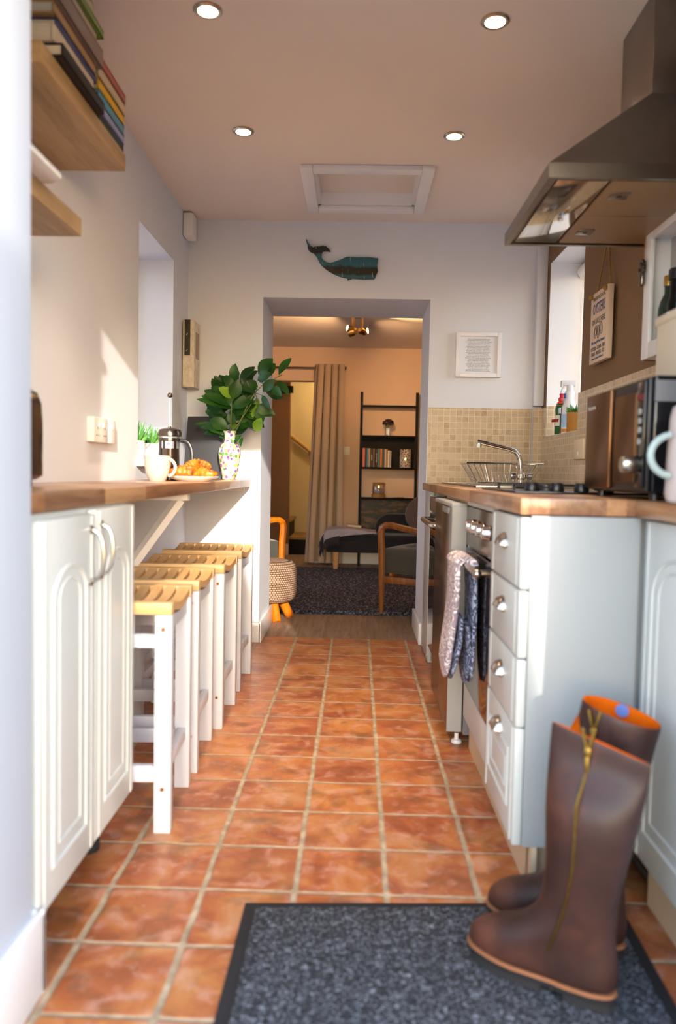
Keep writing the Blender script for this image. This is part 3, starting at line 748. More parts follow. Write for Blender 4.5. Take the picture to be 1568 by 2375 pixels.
# ------------------------------------------------------------------ left: shelves and books
def shelf(label, x1, y0, y1, z0, z1):
    o = MB().box(XL, x1, y0, y1, z0, z1, .002).build('wall_shelf', M['oak'], None)
    return tag(o, label, 'shelf')
shelf('upper oak wall shelf carrying the stacked books', -.738, 1.78, 2.42, 1.876, 1.925)
shelf('lower oak wall shelf below the book shelf', -.72, 1.345, 1.99, 1.547, 1.592)
o = MB().prism([(-.93, 1.45), (-.70, 1.45), (-.668, 1.47), (-.668, 1.72), (-.70, 1.75), (-.93, 1.75)], 'z', 1.592, 1.602, .002).build('tray', M['whiteceramic'], None)
tag(o, 'thin white tray with cut corners on the lower oak shelf', 'tray')
def flat_book(label, x0, x1, y0, y1, z0, th, c, group, title=None, tc='cream'):
    t = T('book', label, 'book', ((x0 + x1) / 2, (y0 + y1) / 2, z0), group); k = cmat('cover_' + c, c, .6)
    cv = min(.004, th * .16)
    m = MB().box(x0, x1, y0, y1, z0, z0 + cv).box(x0, x1, y0, y1, z0 + th - cv, z0 + th).box(x1 - cv, x1, y0, y1, z0, z0 + th, .001)
    m.build('cover', k, t)
    MB().box(x0 + .004, x1 - cv, y0 + .004, y1 - .004, z0 + cv, z0 + th - cv).build('pages', M['pages'], t)
    if title: text(title, th * .6, (x1 + .0003, (y0 + y1) / 2, z0 + th / 2), (0, 1, 0), (0, 0, 1), tc, t, 'title')
gz = 1.9255; ga = 'books stacked on the upper shelf, near pile'; gb = 'books stacked on the upper shelf, far pile'
near = [(-.716, 1.85, 2.15, .030, '120E10', 'black hardback at the bottom of the near pile on the upper shelf', None),
        (-.735, 1.84, 2.12, .046, 'C9B8A0', 'thick cream hardback second from the bottom of the near pile', None),
        (-.735, 1.86, 2.14, .016, '2E3470', 'thin dark blue hardback in the near pile above the thick cream one', None),
        (-.733, 1.84, 2.13, .030, 'B0885A', 'tan hardback with pale lettering above the dark blue one', None),
        (-.722, 1.83, 2.155, .048, '8C7466', 'wide grey-brown hardback in the middle of the near pile', None),
        (-.728, 1.85, 2.12, .030, 'B9A585', 'sand-coloured hardback above the grey-brown one', None),
        (-.72, 1.85, 2.155, .022, '7E9040', 'olive green hardback near the top of the near pile', None),
        (-.728, 1.86, 2.10, .038, 'C0AE8E', 'pale beige hardback on top of the near pile', None)]
z = gz
for x1, y0, y1, th, c, lb, ti in near:
    flat_book(lb, -.93, x1, y0, y1, z, th, c, ga, ti); z += th + .0005
far = [(-.742, 2.19, 2.41, .010, '39503A', 'thin dark green paperback at the bottom of the far pile', None),
       (-.742, 2.18, 2.41, .016, '1F2232', 'navy paperback second from the bottom of the far pile', None),
       (-.741, 2.175, 2.412, .026, '8C93BE', 'lilac-blue book in the far pile above the navy one', 'x'),
       (-.741, 2.175, 2.412, .030, '4E8AA0', 'teal book in the far pile below the yellow one', None),
       (-.741, 2.175, 2.412, .030, 'D9A60C', 'bright yellow book in the middle of the far pile', None),
       (-.739, 2.17, 2.415, .034, 'C9AE8A', 'cream book with faint title below the red one', None),
       (-.738, 2.18, 2.415, .027, 'B0584A', 'red book on top of the far pile', None)]
z = gz
for x1, y0, y1, th, c, lb, ti in far:
    flat_book(lb, -.93, x1, y0, y1, z, th, c, gb); z += th + .0005

# ------------------------------------------------------------------ stools
def stool(first_label):
    t = T('bar_stool', first_label, 'stool', (0, 0, 0), 'wooden stools under the breakfast bar')
    W, D, H, l = .172, .165, .61, .044
    for sx in (-1, 1):
        for sy in (-1, 1):
            x0 = sx * W - (l if sx > 0 else 0) ; y0 = sy * D - (.036 if sy > 0 else 0)
            lg = MB().box(x0, x0 + l, y0, y0 + .036, 0, H - .032, .002).build('leg', M['stoolwhite'], t)
            if sy < 0:
                for zz in (.54, .118):
                    MB().lathe([(.0055, 0), (.0055, .0012), (.003, .0018)], (x0 + l * .5, y0 - .0016, zz), 10, 'y').build('screw_cap', M['walnut'], lg)
    for sy in (-1, 1):
        yy = sy * (D - .018)
        MB().box(-W + l, W - l, yy - .011, yy + .011, .49, .525, .001).box(-W + l, -.06, yy - .011, yy + .011, .525, H - .033).box(.06 - .02, .07, yy - .011, yy + .011, .525, H - .033).build('apron', M['stoolwhite'], t)
        MB().box(-W + l, W - l, yy - .011, yy + .011, .135, .177, .001).build('stretcher', M['stoolwhite'], t)
    for sx in (-1, 1):
        xx = sx * (W - .022)
        pts = [(-D + .036, .53)] + [(D - .036, .53)] + [(D - .036 - (2 * D - .072) * k / 8, H - .031 - .018 * math.sin(math.pi * k / 8)) for k in range(9)]
        MB().prism(pts, 'x', xx - .012, xx + .012).build('apron', M['stoolwhite'], t)
        MB().box(xx - .011, xx + .011, -D + .036, D - .036, .15, .185, .001).build('stretcher', M['stoolwhite'], t)
    W2, D2 = .173, .17
    for sy in (-1, 1):
        y0 = sy * D2 - (.04 if sy > 0 else 0)
        MB().box(-W2, W2, y0, y0 + .04, H - .031, H, .003).build('seat_rail', M['pinex'], t)
    n = 9; sw = 2 * W2 / n
    for k in range(n):
        xc = -W2 + sw * (k + .5); rings = []
        hw = sw / 2 - (.0055 if 0 < k < n - 1 else .003)
        for q in range(11):
            f = q / 10; yy = -D2 + .038 + (2 * D2 - .076) * f; dz = -.018 * math.sin(math.pi * f)
            rings.append([Vector((xc - hw, yy, H - .022 + dz)), Vector((xc + hw, yy, H - .022 + dz)), Vector((xc + hw, yy, H - .001 + dz)), Vector((xc - hw, yy, H - .001 + dz))])
        MB().loft(rings).build('slat', M['pine'], t, smooth=30)
    return t
sl = ['white stool with slatted pine seat nearest the cream base cabinet', 'second white slatted stool from the cream base cabinet', 'third white slatted stool from the cream base cabinet', 'white slatted stool farthest along, closest to the back wall']
s0 = stool(sl[0])
for i, (xr, yn, a) in enumerate(((-.479, 1.948, 3.0), (-.490, 2.355, 2.0), (-.478, 2.778, 0.0), (-.484, 3.268, -1.0))):
    o = s0 if i == 0 else dup(s0)
    o.location = (xr - .172, yn + .166, 0); o.rotation_euler.z = R(a); o['label'] = sl[i]

# ------------------------------------------------------------------ back wall
W_ = [(120,115),(150,175),(190,225),(250,265),(290,245),(360,245),(400,225),(470,230),(520,275),(560,325),(490,320),(420,325),(400,370),(400,430),(430,480),(480,515),(560,530),(650,500),(760,455),(840,415),(900,408),(1030,415),(1130,408),(1250,405),(1405,420),(1410,440),(1395,560),(1410,640),(1385,700),(1365,760),(1340,785),(1150,795),(960,785),(900,812),(870,820),(870,785),(740,760),(620,715),(500,650),(400,570),(350,500),(320,430),(270,370),(190,335),(160,300),(145,225),(115,140)]
kx = 4.24 / 1781 / 7.84
root = T('whale_plaque', 'distressed turquoise wooden whale hung above the doorway', 'wall decoration', (-.33, YB, 1.97))
pts = [(-.338 + a * kx + (b - 115) * kx * .0, 2.252 - b * kx - a * kx * .018) for a, b in W_]
MB().prism(pts, 'y', YB - .022, YB - .004, .0015).build('body', M['whale'], root)
MB().box(-.05, .02, YB - .004, YB, 2.09, 2.11).build('hanger', M['black'], root)

t = T('framed_print', 'white framed square print of typed text right of the doorway', 'picture', (.64, YB, 1.49))
x0, x1, z0, z1 = .522, .766, 1.487, 1.727
def frame(m, x0, x1, z0, z1, w, ya, yb):
    m.box(x0, x0 + w, ya, yb, z0, z1, .002).box(x1 - w, x1, ya, yb, z0, z1, .002).box(x0 + w, x1 - w, ya, yb, z0, z0 + w, .002).box(x0 + w, x1 - w, ya, yb, z1 - w, z1, .002); return m
frame(MB(), x0, x1, z0, z1, .021, YB - .034, YB - .002).build('frame', M['gloss_white'], t)
pr = MB().box(x0 + .02, x1 - .02, YB - .018, YB - .012, z0 + .02, z1 - .02).build('print', M['paper'], t)
q = ["There's a fine line between fishing and", "just standing on the shore like an idiot.", "Good things come to those who bait. If people", "concentrated on the really important", "things in life, there'd be a shortage of", "fishing poles. The early worm catches the", "fish. Definition of a fisher: an outdoor", "jerk at one end of the line waiting for a", "jerk at the other end. Even a fish wouldn't", "get into trouble if it kept its mouth shut.", "and salt. A bad day of fishing is still", "better than a good day at the office.", "There is no greater fan of fly fishing than", "the worm. Some people say fishing is boring,", "unless you catch an actual fish, and", "then it is disgusting. Nothing makes a", "fish bigger than almost being caught.", "Teaching is the next best thing to fishing", "to people who can't fish. Keep on casting,", "comrades. To fish is human, to catch", "fish is divine. Born to fish... forced", "to work. The two best times to fish are", "when it's raining and when it's not raining."]
text('\n'.join(q), .0076, ((x0 + x1) / 2, YB - .0184, (z0 + z1) / 2), (1, 0, 0), (0, 0, 1), 'ink', pr, align='CENTER', depth=.0001, sx=1.02, line=1.02)

# ------------------------------------------------------------------ right: worktop run
t = T('worktop', 'oiled wooden worktop along the right side, holding sink and hob', 'worktop', (.68, 2.9, .87))
MB().box(.362, .99, 1.70, 4.23, .870, .908, .004).build('board', block_wood('oiled_block_worktop_long', 'y'), t)
t = T('worktop', 'short oiled wooden worktop under the microwave by the door', 'worktop', (.8, 1.5, .87))
MB().box(.612, .99, 1.335, 1.698, .870, .908, .004).build('board', M['block'], t)

t = T('drawer_unit', 'cream unit of three drawers over one panelled drawer, brass cup handles', 'cabinet', (.7, 1.9, 0))
MB().box(.402, .98, 1.722, 2.07, .12, .868).build('body', M['creamshaded'], t)
MB().box(.388, .628, 1.703, 1.722, .118, .868, .002).build('end_panel', M['creamshaded'], t)
MB().box(.412, .424, 1.706, 2.07, .0, .118).box(.412, .62, 1.74, 1.752, 0, .118).build('plinth', M['plinth'], t)
def cup(parent, x, y, z):
    m = MB(); rings = []
    for k in range(9):
        a = R(-90 + 180 * k / 8)
        rings.append([Vector((x - .022 * math.sin(R(90 * j / 6)), y + .032 * math.sin(a) * math.cos(R(30 * j / 6)), z - .012 + (.03 * math.cos(a)) * math.cos(R(90 * j / 6)) + 0)) for j in range(7)])
    m.loft(rings, False, False, closed=False)
    bmesh.ops.solidify(m.bm, geom=m.bm.faces[:], thickness=.002)
    m.ball((x - .004, y - .027, z - .014), .006); m.ball((x - .004, y + .027, z - .014), .006)
    return m.build('handle', M['satin'], parent, smooth=60)
for z0, z1, hz in ((.704, .864, .80), (.549, .70, .645), (.393, .545, .485)):
    d = MB().box(.366, .387, 1.703, 2.069, z0, z1, .004)
    for ys in (1.74, 2.03): d.box(.3635, .366, ys - .003, ys + .003, z0 + .004, z1 - .004, .001)
    d = d.build('drawer', M['cream'], t); cup(d, .366, 1.885, hz)
d = door_panel('drawer', .366, 1.703, 2.069, .122, .389, -1, t, False, 'cream', .021); cup(d, .366, 1.885, .345)

t = T('base_cabinet', 'cream base cabinet with arched door under the short worktop behind the boots', 'cabinet', (.82, 1.5, 0))
MB().box(.655, .98, 1.336, 1.695, .125, .868).build('body', M['creamshaded'], t)
door_panel('door', .634, 1.338, 1.694, .125, .864, -1, t)
MB().box(.672, .684, 1.336, 1.695, 0, .125).build('plinth', M['plinth'], t)

# oven
t = T('oven', 'built-under steel oven with dark glass door and four knobs', 'oven', (.68, 2.37, .12))
MB().box(.405, .98, 2.078, 2.655, .235, .865).build('body', M['darksteel'], t)
MB().box(.384, .405, 2.076, 2.657, .716, .85, .002).build('control_panel', M['darksteel'], t)
for k in range(4):
    yk = 2.20 + k * .105
    MB().lathe([(.021, 0), (.024, -.004), (.022, -.008), (.019, -.024), (.016, -.026)], (.384, yk, .79), 20, 'x').build('knob', M['chrome'], t)
d = MB().box(.384, .405, 2.08, 2.655, .24, .708, .003).build('door', M['ovenglass'], t)
MB().box(.3825, .384, 2.085, 2.65, .66, .705).build('door_trim', M['darksteel'], d)
m = MB().tube([(.335, 2.105, .685), (.335, 2.63, .685)], .009, 12)
for yy in (2.125, 2.61): m.tube([(.335, yy, .685), (.385, yy, .685)], .008, 10)
m.ball((.335, 2.105, .685), .013).ball((.335, 2.63, .685), .013)
m.build('handle', M['satin'], d)
MB().box(.388, .41, 2.076, 2.657, .118, .232, .002).build('base_panel', M['cream'], t)
MB().box(.412, .424, 2.072, 2.66, 0, .118).build('plinth', M['plinth'], t)
MB().box(.384, .40, 2.076, 2.657, .853, .867).build('top_trim', M['cream'], t)

# oven gloves over the handle
t = T('oven_glove', 'quilted double oven glove, white and blue-grey, hung over the oven handle', 'oven glove', (.33, 2.42, .32))
def glove_side(x_in, x_out, z_end, y0, y1, name, mat, zp, matp):
    m = MB()
    # one hanging half: rounded end, slightly padded
    def out(z_lo, z_hi, xa, xb, nm, mt):
        mm = MB(); rings = []
        n = 22
        for i in range(n + 1):
            f = i / n; z = z_hi + (z_lo - z_hi) * f
            yy0, yy1 = y0, y1; e = (z - z_lo)
            if e < .07:
                c = math.sqrt(max(0, 1 - ((.07 - e) / .07) ** 2)); h = (y1 - y0) / 2 * (.25 + .75 * c); yc = (y0 + y1) / 2; yy0, yy1 = yc - h, yc + h
            pad = .25 + .75 * min(1, e / .05); wv = .005 * math.sin(f * 5.0) - .02 * f * (1 if xb < .335 else -.4)
            xm = (xa + xb) / 2 + wv; hx = abs(xb - xa) / 2 * pad
            ring = []
            for k in range(16):
                a = 2 * math.pi * k / 16; c_, s_ = math.cos(a), math.sin(a)
                ring.append(Vector((xm + hx * (abs(c_) ** .6) * (1 if c_ > 0 else -1), (yy0 + yy1) / 2 + (yy1 - yy0) / 2 * (abs(s_) ** .5) * (1 if s_ > 0 else -1), z)))
            rings.append(ring)
        return mm.loft(rings).build(nm, mt, t, smooth=70)
    out(z_end, .686, x_in, x_out, name, mat)
    out(z_end - .004, zp, x_in + (.012 if x_in < .335 else -.012), x_in - (.004 if x_in < .335 else -.004), 'mitt_pocket', matp)
gy0, gy1 = 2.30, 2.50
glove_side(.322, .298, .325, gy0, gy1, 'front_flap', M['glove'], .52, M['gloveblue'])
glove_side(.349, .368, .31, gy0, gy1, 'back_flap', M['gloveblue'], .50, M['gloveblue'])
rings = []
for k in range(13):
    a = math.pi * k / 12
    rings.append([Vector((.334 - rr * math.cos(a), yy, .684 + rr * .75 * math.sin(a))) for rr, yy in ((.013, gy0), (.036, gy0), (.036, gy1), (.013, gy1))])
MB().loft(rings).build('fold', M['glove'], t, smooth=60)

# fridge
t = T('fridge', 'under-counter steel fridge with grey sides and dark mirrored door', 'fridge', (.66, 2.93, .0))
MB().box(.392, .95, 2.685, 3.235, .035, .845, .004).build('body', M['grey'], t)
d = MB().box(.334, .386, 2.68, 3.24, .05, .852, .006)
d = d.build('door', M['darksteel'], t)
MB().box(.3345, .386, 2.677, 2.681, .05, .845).build('door_edge', M['greyplastic'], d)
MB().box(.332, .387, 2.678, 3.242, .842, .858, .004).build('top_cap', M['greyplastic'], d)
MB().box(.33, .335, 2.75, 2.95, .815, .838, .002).build('grip', M['grey'], d)
for yy in (2.71, 3.2):
    MB().lathe([(.018, 0), (.02, .004), (.016, .012), (.008, .014), (.008, .036)], (.375, yy, 0), 16).build('foot', M['white_plastic'], t)
    MB().lathe([(.018, 0), (.02, .004), (.008, .014), (.008, .036)], (.9, yy, 0), 16).build('foot', M['white_plastic'], t)
t = T('dishwasher', 'dark steel dishwasher with curved bar handle between fridge and doorway', 'dishwasher', (.66, 3.6, .0))
MB().box(.395, .95, 3.27, 3.86, .02, .845).build('body', M['grey'], t)
d = MB().box(.372, .394, 3.275, 3.858, .1, .765, .004).build('door', M['ovenglass'], t)
MB().box(.368, .394, 3.275, 3.858, .775, .845, .004).build('control_panel', M['steel'], t)
m = MB().tube([(.372, 3.31, .735), (.345, 3.315, .735), (.33, 3.34, .735), (.328, 3.5, .735), (.328, 3.65, .735), (.33, 3.79, .735), (.345, 3.815, .735), (.372, 3.82, .735)], .012, 10)
m.build('handle', M['satin'], d)
MB().box(.40, .41, 3.275, 3.86, .0, .1).build('kick_panel', M['black'], t)
t = T('narrow_cabinet', 'narrow cream cabinet front under the worktop against the doorway wall', 'cabinet', (.4, 4.05, 0))
MB().box(.378, .396, 3.868, 4.222, .0, .868, .003).box(.396, .93, 3.868, 3.884, 0, .868).build('front', M['cream'], t)
MB().box(.374, .378, 3.89, 3.9, .03, .85).build('bead', M['cream'], t)
o = MB().box(.384, .40, 2.662, 3.262, .858, .868).build('filler_strip', M['carcass'], None)
tag(o, 'thin beige strip under the worktop above the fridge', 'strip')

# hob
t = T('gas_hob', 'dark glass gas hob with black pan supports set in the worktop', 'hob', (.69, 2.4, .908))
MB().box(.43, .95, 2.1, 2.66, .908, .915, .003).build('glass', M['blackgloss'], t)
for k in range(4):
    MB().lathe([(.02, .915), (.021, .919), (.018, .936), (.015, .939)], (.484 + k * .068, 2.135, 0), 18).build('knob', M['black'], t)
for x in (.56, .82):
    for y in (2.28, 2.52):
        MB().lathe([(.045, .915), (.045, .922), (.034, .926), (.034, .931), (.01, .933)], (x, y, 0), 24).build('burner', M['black'], t)
        m = MB()
        for a in (0, 90):
            mm = Matrix.Translation((x, y, 0)) @ Matrix.Rotation(R(a), 4, 'Z')
            m.box(-.1, .1, -.004, .004, .927, .934, mat=mm)
            for q in (-.096, .096): m.box(q - .004, q + .004, -.004, .004, .915, .93, mat=mm)
        m.build('pan_support', M['black'], t)

# sink, tap, rack
t = T('sink', 'stainless steel sink and drainer set in the far end of the worktop', 'sink', (.69, 3.55, .9))
m = MB().box(.46, .95, 3.02, 4.12, .908, .912, .001).box(.455, .955, 3.015, 3.03, .908, .915, .001).box(.455, .955, 4.11, 4.125, .908, .915, .001).box(.455, .468, 3.015, 4.125, .908, .915, .001).box(.942, .955, 3.015, 4.125, .908, .915, .001)
for k in range(7): m.box(.52 + k * .055, .53 + k * .055, 3.6, 4.05, .912, .914)
m.build('drainer', M['steel'], t)
MB().box(.53, .88, 3.08, 3.5, .9121, .913, .0004).build('bowl', M['darksteel'], t)
t = T('tap', 'chrome kitchen mixer tap with long angled spout at the sink', 'tap', (.785, 3.7, .912))
sp = [(.785, 3.7, .955), (.783, 3.7, .99), (.778, 3.7, 1.03), (.768, 3.7, 1.058), (.752, 3.7, 1.074), (.728, 3.7, 1.083), (.65, 3.7, 1.1), (.572, 3.7, 1.117)]
MB().tube(sp, [.013, .0125, .012, .012, .012, .012, .012, .012], 14).build('spout', M['chrome'], t)
MB().lathe([(.011, 0), (.011, -.02)], (.582, 3.7, 1.108), 14).build('nozzle', M['chrome'], t)
MB().lathe([(.024, .912), (.024, .918), (.016, .924), (.016, .938), (.021, .945), (.021, .965), (.014, .972)], (.785, 3.7, 0), 24).build('base', M['chrome'], t)
for s in (-1, 1):
    MB().lathe([(.008, s * .02), (.008, s * .026), (.0165, s * .028), (.0165, s * .046), (.012, s * .05)], (.785, 3.69, .955), 18, 'x').build('lever_knob', M['chrome'], t)
t = T('dish_rack', 'thin chrome wire dish rack standing on the drainer', 'dish rack', (.71, 3.85, .913))
ya, yb = 3.76, 3.98
def rect(x0, x1, y0, y1, z): return [(x0, y0, z), ((x0 + x1) / 2, y0, z), (x1, y0, z), (x1, (y0 + y1) / 2, z), (x1, y1, z), ((x0 + x1) / 2, y1, z), (x0, y1, z), (x0, (y0 + y1) / 2, z)]
m = MB()
def loop(m, P, r):
    for i in range(len(P)): m.tube([P[i], P[(i + 1) % len(P)]], r, 6)
loop(m, rect(.53, .905, ya, yb, 1.017), .0035); loop(m, rect(.59, .85, ya + .02, yb - .02, .922), .0025)
m.build('rim', M['chrome'], t)
m = MB()
for k in range(13):
    f = k / 12; xt = .535 + .365 * f; xb_ = .592 + .256 * f
    m.tube([(xt, ya, 1.017), (xb_, ya + .02, .922), (xb_, yb - .02, .922), (xt, yb, 1.017)], .0014, 5)
for k in range(4):
    f = (k + .5) / 4; yt = ya + (yb - ya) * f
    m.tube([(.53, yt, 1.017), (.592, yt, .922)], .0014, 5); m.tube([(.905, yt, 1.017), (.848, yt, .922)], .0014, 5)
m.build('wires', M['chrome'], t)
m = MB()
for k in range(7): m.tube([(.61 + k * .032, ya + .03, .922), (.602 + k * .032, ya + .03, .945), (.598 + k * .032, ya + .03, .96)], .0022, 5)
m.build('plate_prongs', M['satin'], t)

# window sill bottles
t = T('washing_up_bottle', 'green washing-up liquid bottle with red cap on the right window sill', 'bottle', (1.045, 4.0, 1.171))
M['greenliq'] = surf('green_bottle', '0E5A1E', .2, var=.1)
MB().lathe([(.028, 0), (.032, .006), (.033, .06), (.029, .10), (.032, .13), (.026, .158), (.014, .172), (.013, .176)], (1.045, 4.0, 1.171), 24).build('body', M['greenliq'], t)
lb = MB().lathe([(.0338, .045), (.0336, .062), (.0315, .085), (.0312, .1)], (1.045, 4.0, 1.171), 24, cap0=False, cap1=False).build('label', cmat('label_white', 'E2DCCB'), t)
text('FAIRY', .022, (1.012, 3.991, 1.243), (.35, -.94, 0), (0, 0, 1), cmat('label_red', 'B32A22'), lb, depth=.003)
MB().lathe([(.0285, .148), (.0225, .165), (.0155, .172)], (1.045, 4.0, 1.171), 24, cap0=False, cap1=False).build('neck_label', cmat('label_orange', 'D6452A'), t)
MB().lathe([(.017, .174), (.017, .188), (.011, .194), (.01, .202), (.013, .204), (.012, .212)], (1.045, 4.0, 1.171), 20).build('cap', cmat('cap_red', 'D0283A', .3), t)
t = T('soap_bottle', 'dark teal soap bottle with pale cap between green and white bottles', 'bottle', (1.05, 3.935, 1.171))
MB().lathe([(.026, 0), (.028, .006), (.028, .115), (.02, .15), (.012, .16)], (1.05, 3.935, 1.171), 24).build('body', cmat('teal_bottle', '123038', .2), t)
MB().lathe([(.014, .158), (.014, .178), (.009, .182)], (1.05, 3.935, 1.171), 16).build('cap', cmat('pale_cap', 'A9C3CC', .3), t)
MB().box(1.016, 1.022, 3.92, 3.945, 1.275, 1.305).build('label', M['paper'], t)
t = T('spray_bottle', 'tall white trigger spray bottle on the right window sill', 'bottle', (1.045, 3.855, 1.171))
MB().lathe([(.033, 0), (.036, .006), (.036, .10), (.034, .135), (.024, .155), (.021, .17), (.023, .205), (.018, .212)], (1.045, 3.855, 1.171), 28).build('body', cmat('bottle_white', 'E6E8EE', .25), t)
MB().lathe([(.0365, .03), (.0365, .095)], (1.045, 3.855, 1.171), 28, cap0=False, cap1=False).build('label', cmat('label_sky', 'A9C8EC'), t)
MB().lathe([(.0366, .006), (.0367, .022)], (1.045, 3.855, 1.171), 28, cap0=False, cap1=False).build('base_stripe', cmat('label_amber', 'D98A2A'), t)
MB().box(1.018, 1.022, 3.84, 3.862, 1.345, 1.368).build('neck_label', cmat('label_blue', '2F4AA0'), t)
MB().lathe([(.016, .21), (.016, .235), (.012, .24)], (1.045, 3.855, 1.171), 16).box(1.0, 1.075, 3.845, 3.865, 1.405, 1.432, .006).box(1.0, 1.012, 3.847, 3.863, 1.40, 1.43, .003).build('spray_head', cmat('spray_head', 'DCDDE0', .3), t)
MB().tube([(1.018, 3.855, 1.405), (1.008, 3.855, 1.39), (1.002, 3.855, 1.37)], .005, 6).build('trigger', cmat('spray_head', 'DCDDE0', .3), t)
t = T('succulent_pot', 'small succulent in an ochre pot on the right window sill', 'plant', (1.045, 3.745, 1.171))
MB().lathe([(.036, 0), (.038, .003), (.04, .095), (.036, .095), (.034, .085), (.001, .085)], (1.045, 3.745, 1.171), 24).build('pot', M['terraclay'], t)
f = MB(); rnd = random.Random(5)
for k in range(18):
    a = k * 2.4; e = .3 + .8 * k / 18; b_ = Vector((1.045, 3.745, 1.258)); d = Vector((math.cos(a) * math.cos(e), math.sin(a) * math.cos(e), math.sin(e)))
    f.tube([b_, b_ + d * .02, b_ + d * .04, b_ + d * .055], [.006, .008, .006, .001], 6, .5)
f.build('rosette', M['succ'], t, smooth=60)
t = T('roller_blind', 'rolled up white roller blind at the top of the right window', 'blind', (1.16, 3.83, 2.03))
MB().lathe([(.03, -.298), (.03, .298)], (1.165, 3.83, 2.035), 24, 'y').build('roll', M['whiteceramic'], t)
MB().box(1.15, 1.18, 3.524, 3.532, 2.0, 2.078).box(1.15, 1.18, 4.125, 4.133, 2.0, 2.078).build('bracket', M['white_plastic'], t)

t = T('wall_socket', 'beige double socket on the mosaic splashback beside the microwave', 'socket', (XR, 3.45, 1.04))
MB().box(XR - .022, XR - .009, 3.37, 3.515, 1.035, 1.125, .003).build('plate', cmat('plate_beige', 'D8C3A4', .4), t)
MB().box(XR - .026, XR - .022, 3.43, 3.445, 1.05, 1.068, .001).build('switch', M['white_plastic'], t)

# hanging sign
t = T('hanging_sign', 'cream wooden oyster sign hung by jute rope on the brown wall', 'sign', (XR, 3.17, 1.43))
X0, X1 = XR - .036, XR - .014; ys0, ys1, zs0, zs1 = 3.055, 3.275, 1.425, 1.712
bd = MB().box(X0, X1, ys0, ys1, zs0, zs1, .002).build('board', cmat('sign_cream', 'DCC3AC', .6), t)
XT = X0 - .0006; yc = (ys0 + ys1) / 2
for s, sz, z, sx, mt in (('FRESH & LOCAL', .022, 1.686, 1.0, 'ink'), ('OYSTERS', .062, 1.642, .62, 'blueink'), ('ON SALE HERE', .032, 1.592, .8, 'ink'), ('We can sell the famous', .018, 1.508, 1.0, 'blueink'), ('OYSTERS - CLAMS - FISH', .022, 1.482, .75, 'ink'), ('CRABS - MUSSELS - ICE', .022, 1.461, .75, 'ink'), ('FRESHLY CAUGHT EVERY DAY', .010, 1.441, 1.1, 'blueink')):
    text(s, sz, (XT, yc, z), (0, -1, 0), (0, 0, 1), mt, bd, sx=sx)
m = MB()
for yy, zz, a in ((yc + .035, 1.55, .3), (yc, 1.546, -.1), (yc - .035, 1.556, -.4)):
    P = [(XT, yy + .016 * math.cos(k * math.pi / 8) * math.cos(a) - .026 * math.sin(k * math.pi / 8) * math.sin(a), zz + .016 * math.cos(k * math.pi / 8) * math.sin(a) + .026 * math.sin(k * math.pi / 8) * math.cos(a)) for k in range(16)]
    loop(m, P, .0012)
    P = [(XT, yy + (p[1] - yy) * .6, zz + (p[2] - zz) * .6) for p in P]; loop(m, P, .0008)
m.build('oyster_drawing', M['ink'], bd)
apex = (XR - .012, yc - .01, 1.93)
MB().tube([(X0 - .003, ys1 - .02, 1.70), (XR - .02, ys1 - .03, 1.73), apex], .004, 6).tube([(X0 - .003, ys0 + .02, 1.70), (XR - .02, ys0 + .03, 1.73), apex], .004, 6).ball((X0 - .006, ys1 - .02, 1.70), .011).ball((X0 - .006, ys0 + .02, 1.70), .011).build('rope', M['rope'], t)
MB().lathe([(.003, 0), (.003, -.016), (.006, -.018)], (XR, yc - .01, 1.932), 8, 'x').build('nail', M['satin'], t)

# spice cabinet with bottles
t = T('wall_cabinet', 'white open-fronted wall cabinet with bottles under the cooker hood', 'cabinet', (.96, 2.3, 1.34))
cx0, cy0, cy1, cz0, cz1 = .915, 1.92, 2.545, 1.338, 1.742
m = MB().box(cx0 + .008, XR, cy1 - .018, cy1, cz0, cz1).box(cx0 + .008, XR, cy0, cy0 + .018, cz0, cz1).box(cx0 + .008, XR, cy0, cy1, cz0, cz0 + .018).box(cx0 + .008, XR, cy0, cy1, cz1 - .018, cz1)
m.build('carcass', M['gloss_white'], t)
MB().box(XR - .008, XR - .001, cy0 + .018, cy1 - .018, cz0 + .018, cz1 - .018).build('back_panel', cmat('cab_back', 'B9B2AC', .7), t)
m = MB().box(cx0, cx0 + .012, cy1 - .055, cy1, cz0, cz1, .002).box(cx0, cx0 + .012, cy0, cy0 + .055, cz0, cz1, .002).box(cx0, cx0 + .012, cy0 + .055, cy1 - .055, cz0, cz0 + .05, .002).box(cx0, cx0 + .012, cy0 + .055, cy1 - .055, cz1 - .03, cz1, .002)
m.build('front_frame', M['gloss_white'], t)
def oil(label, y, r, hgt, body, cap, neck, lab=None):
    x, z = .961, cz0 + .0185; t = T('oil_bottle', label, 'bottle', (x, y, z), 'bottles in the white wall cabinet')
    MB().lathe([(r * .95, 0), (r, .004), (r, hgt * .55), (r * .8, hgt * .66), (neck, hgt * .76), (neck, hgt * .9)], (x, y, z), 24).build('body', body, t)
    MB().lathe([(neck * 1.25, hgt * .86), (neck * 1.25, hgt * .985), (neck * 1.1, hgt)], (x, y, z), 16).build('cap', cap, t)
    if lab: MB().lathe([(r * 1.02, hgt * .1), (r * 1.02, hgt * .45)], (x, y, z), 24, cap0=False, cap1=False).build('label', lab, t)
oil('dark green oil bottle with gold cap and cream label in the wall cabinet', 2.455, .029, .232, cmat('olive_glass', '2C3A30', .1), M['gold'], .012, cmat('label_cream', 'C9B58A'))
oil('squat black bottle with white label in the middle of the wall cabinet', 2.385, .029, .236, M['blackgloss'], M['black'], .022, M['paper'])
oil('tall black bottle at the near end of the wall cabinet', 2.315, .029, .272, M['blackgloss'], M['black'], .013, cmat('label_turq', '2F7F8A'))
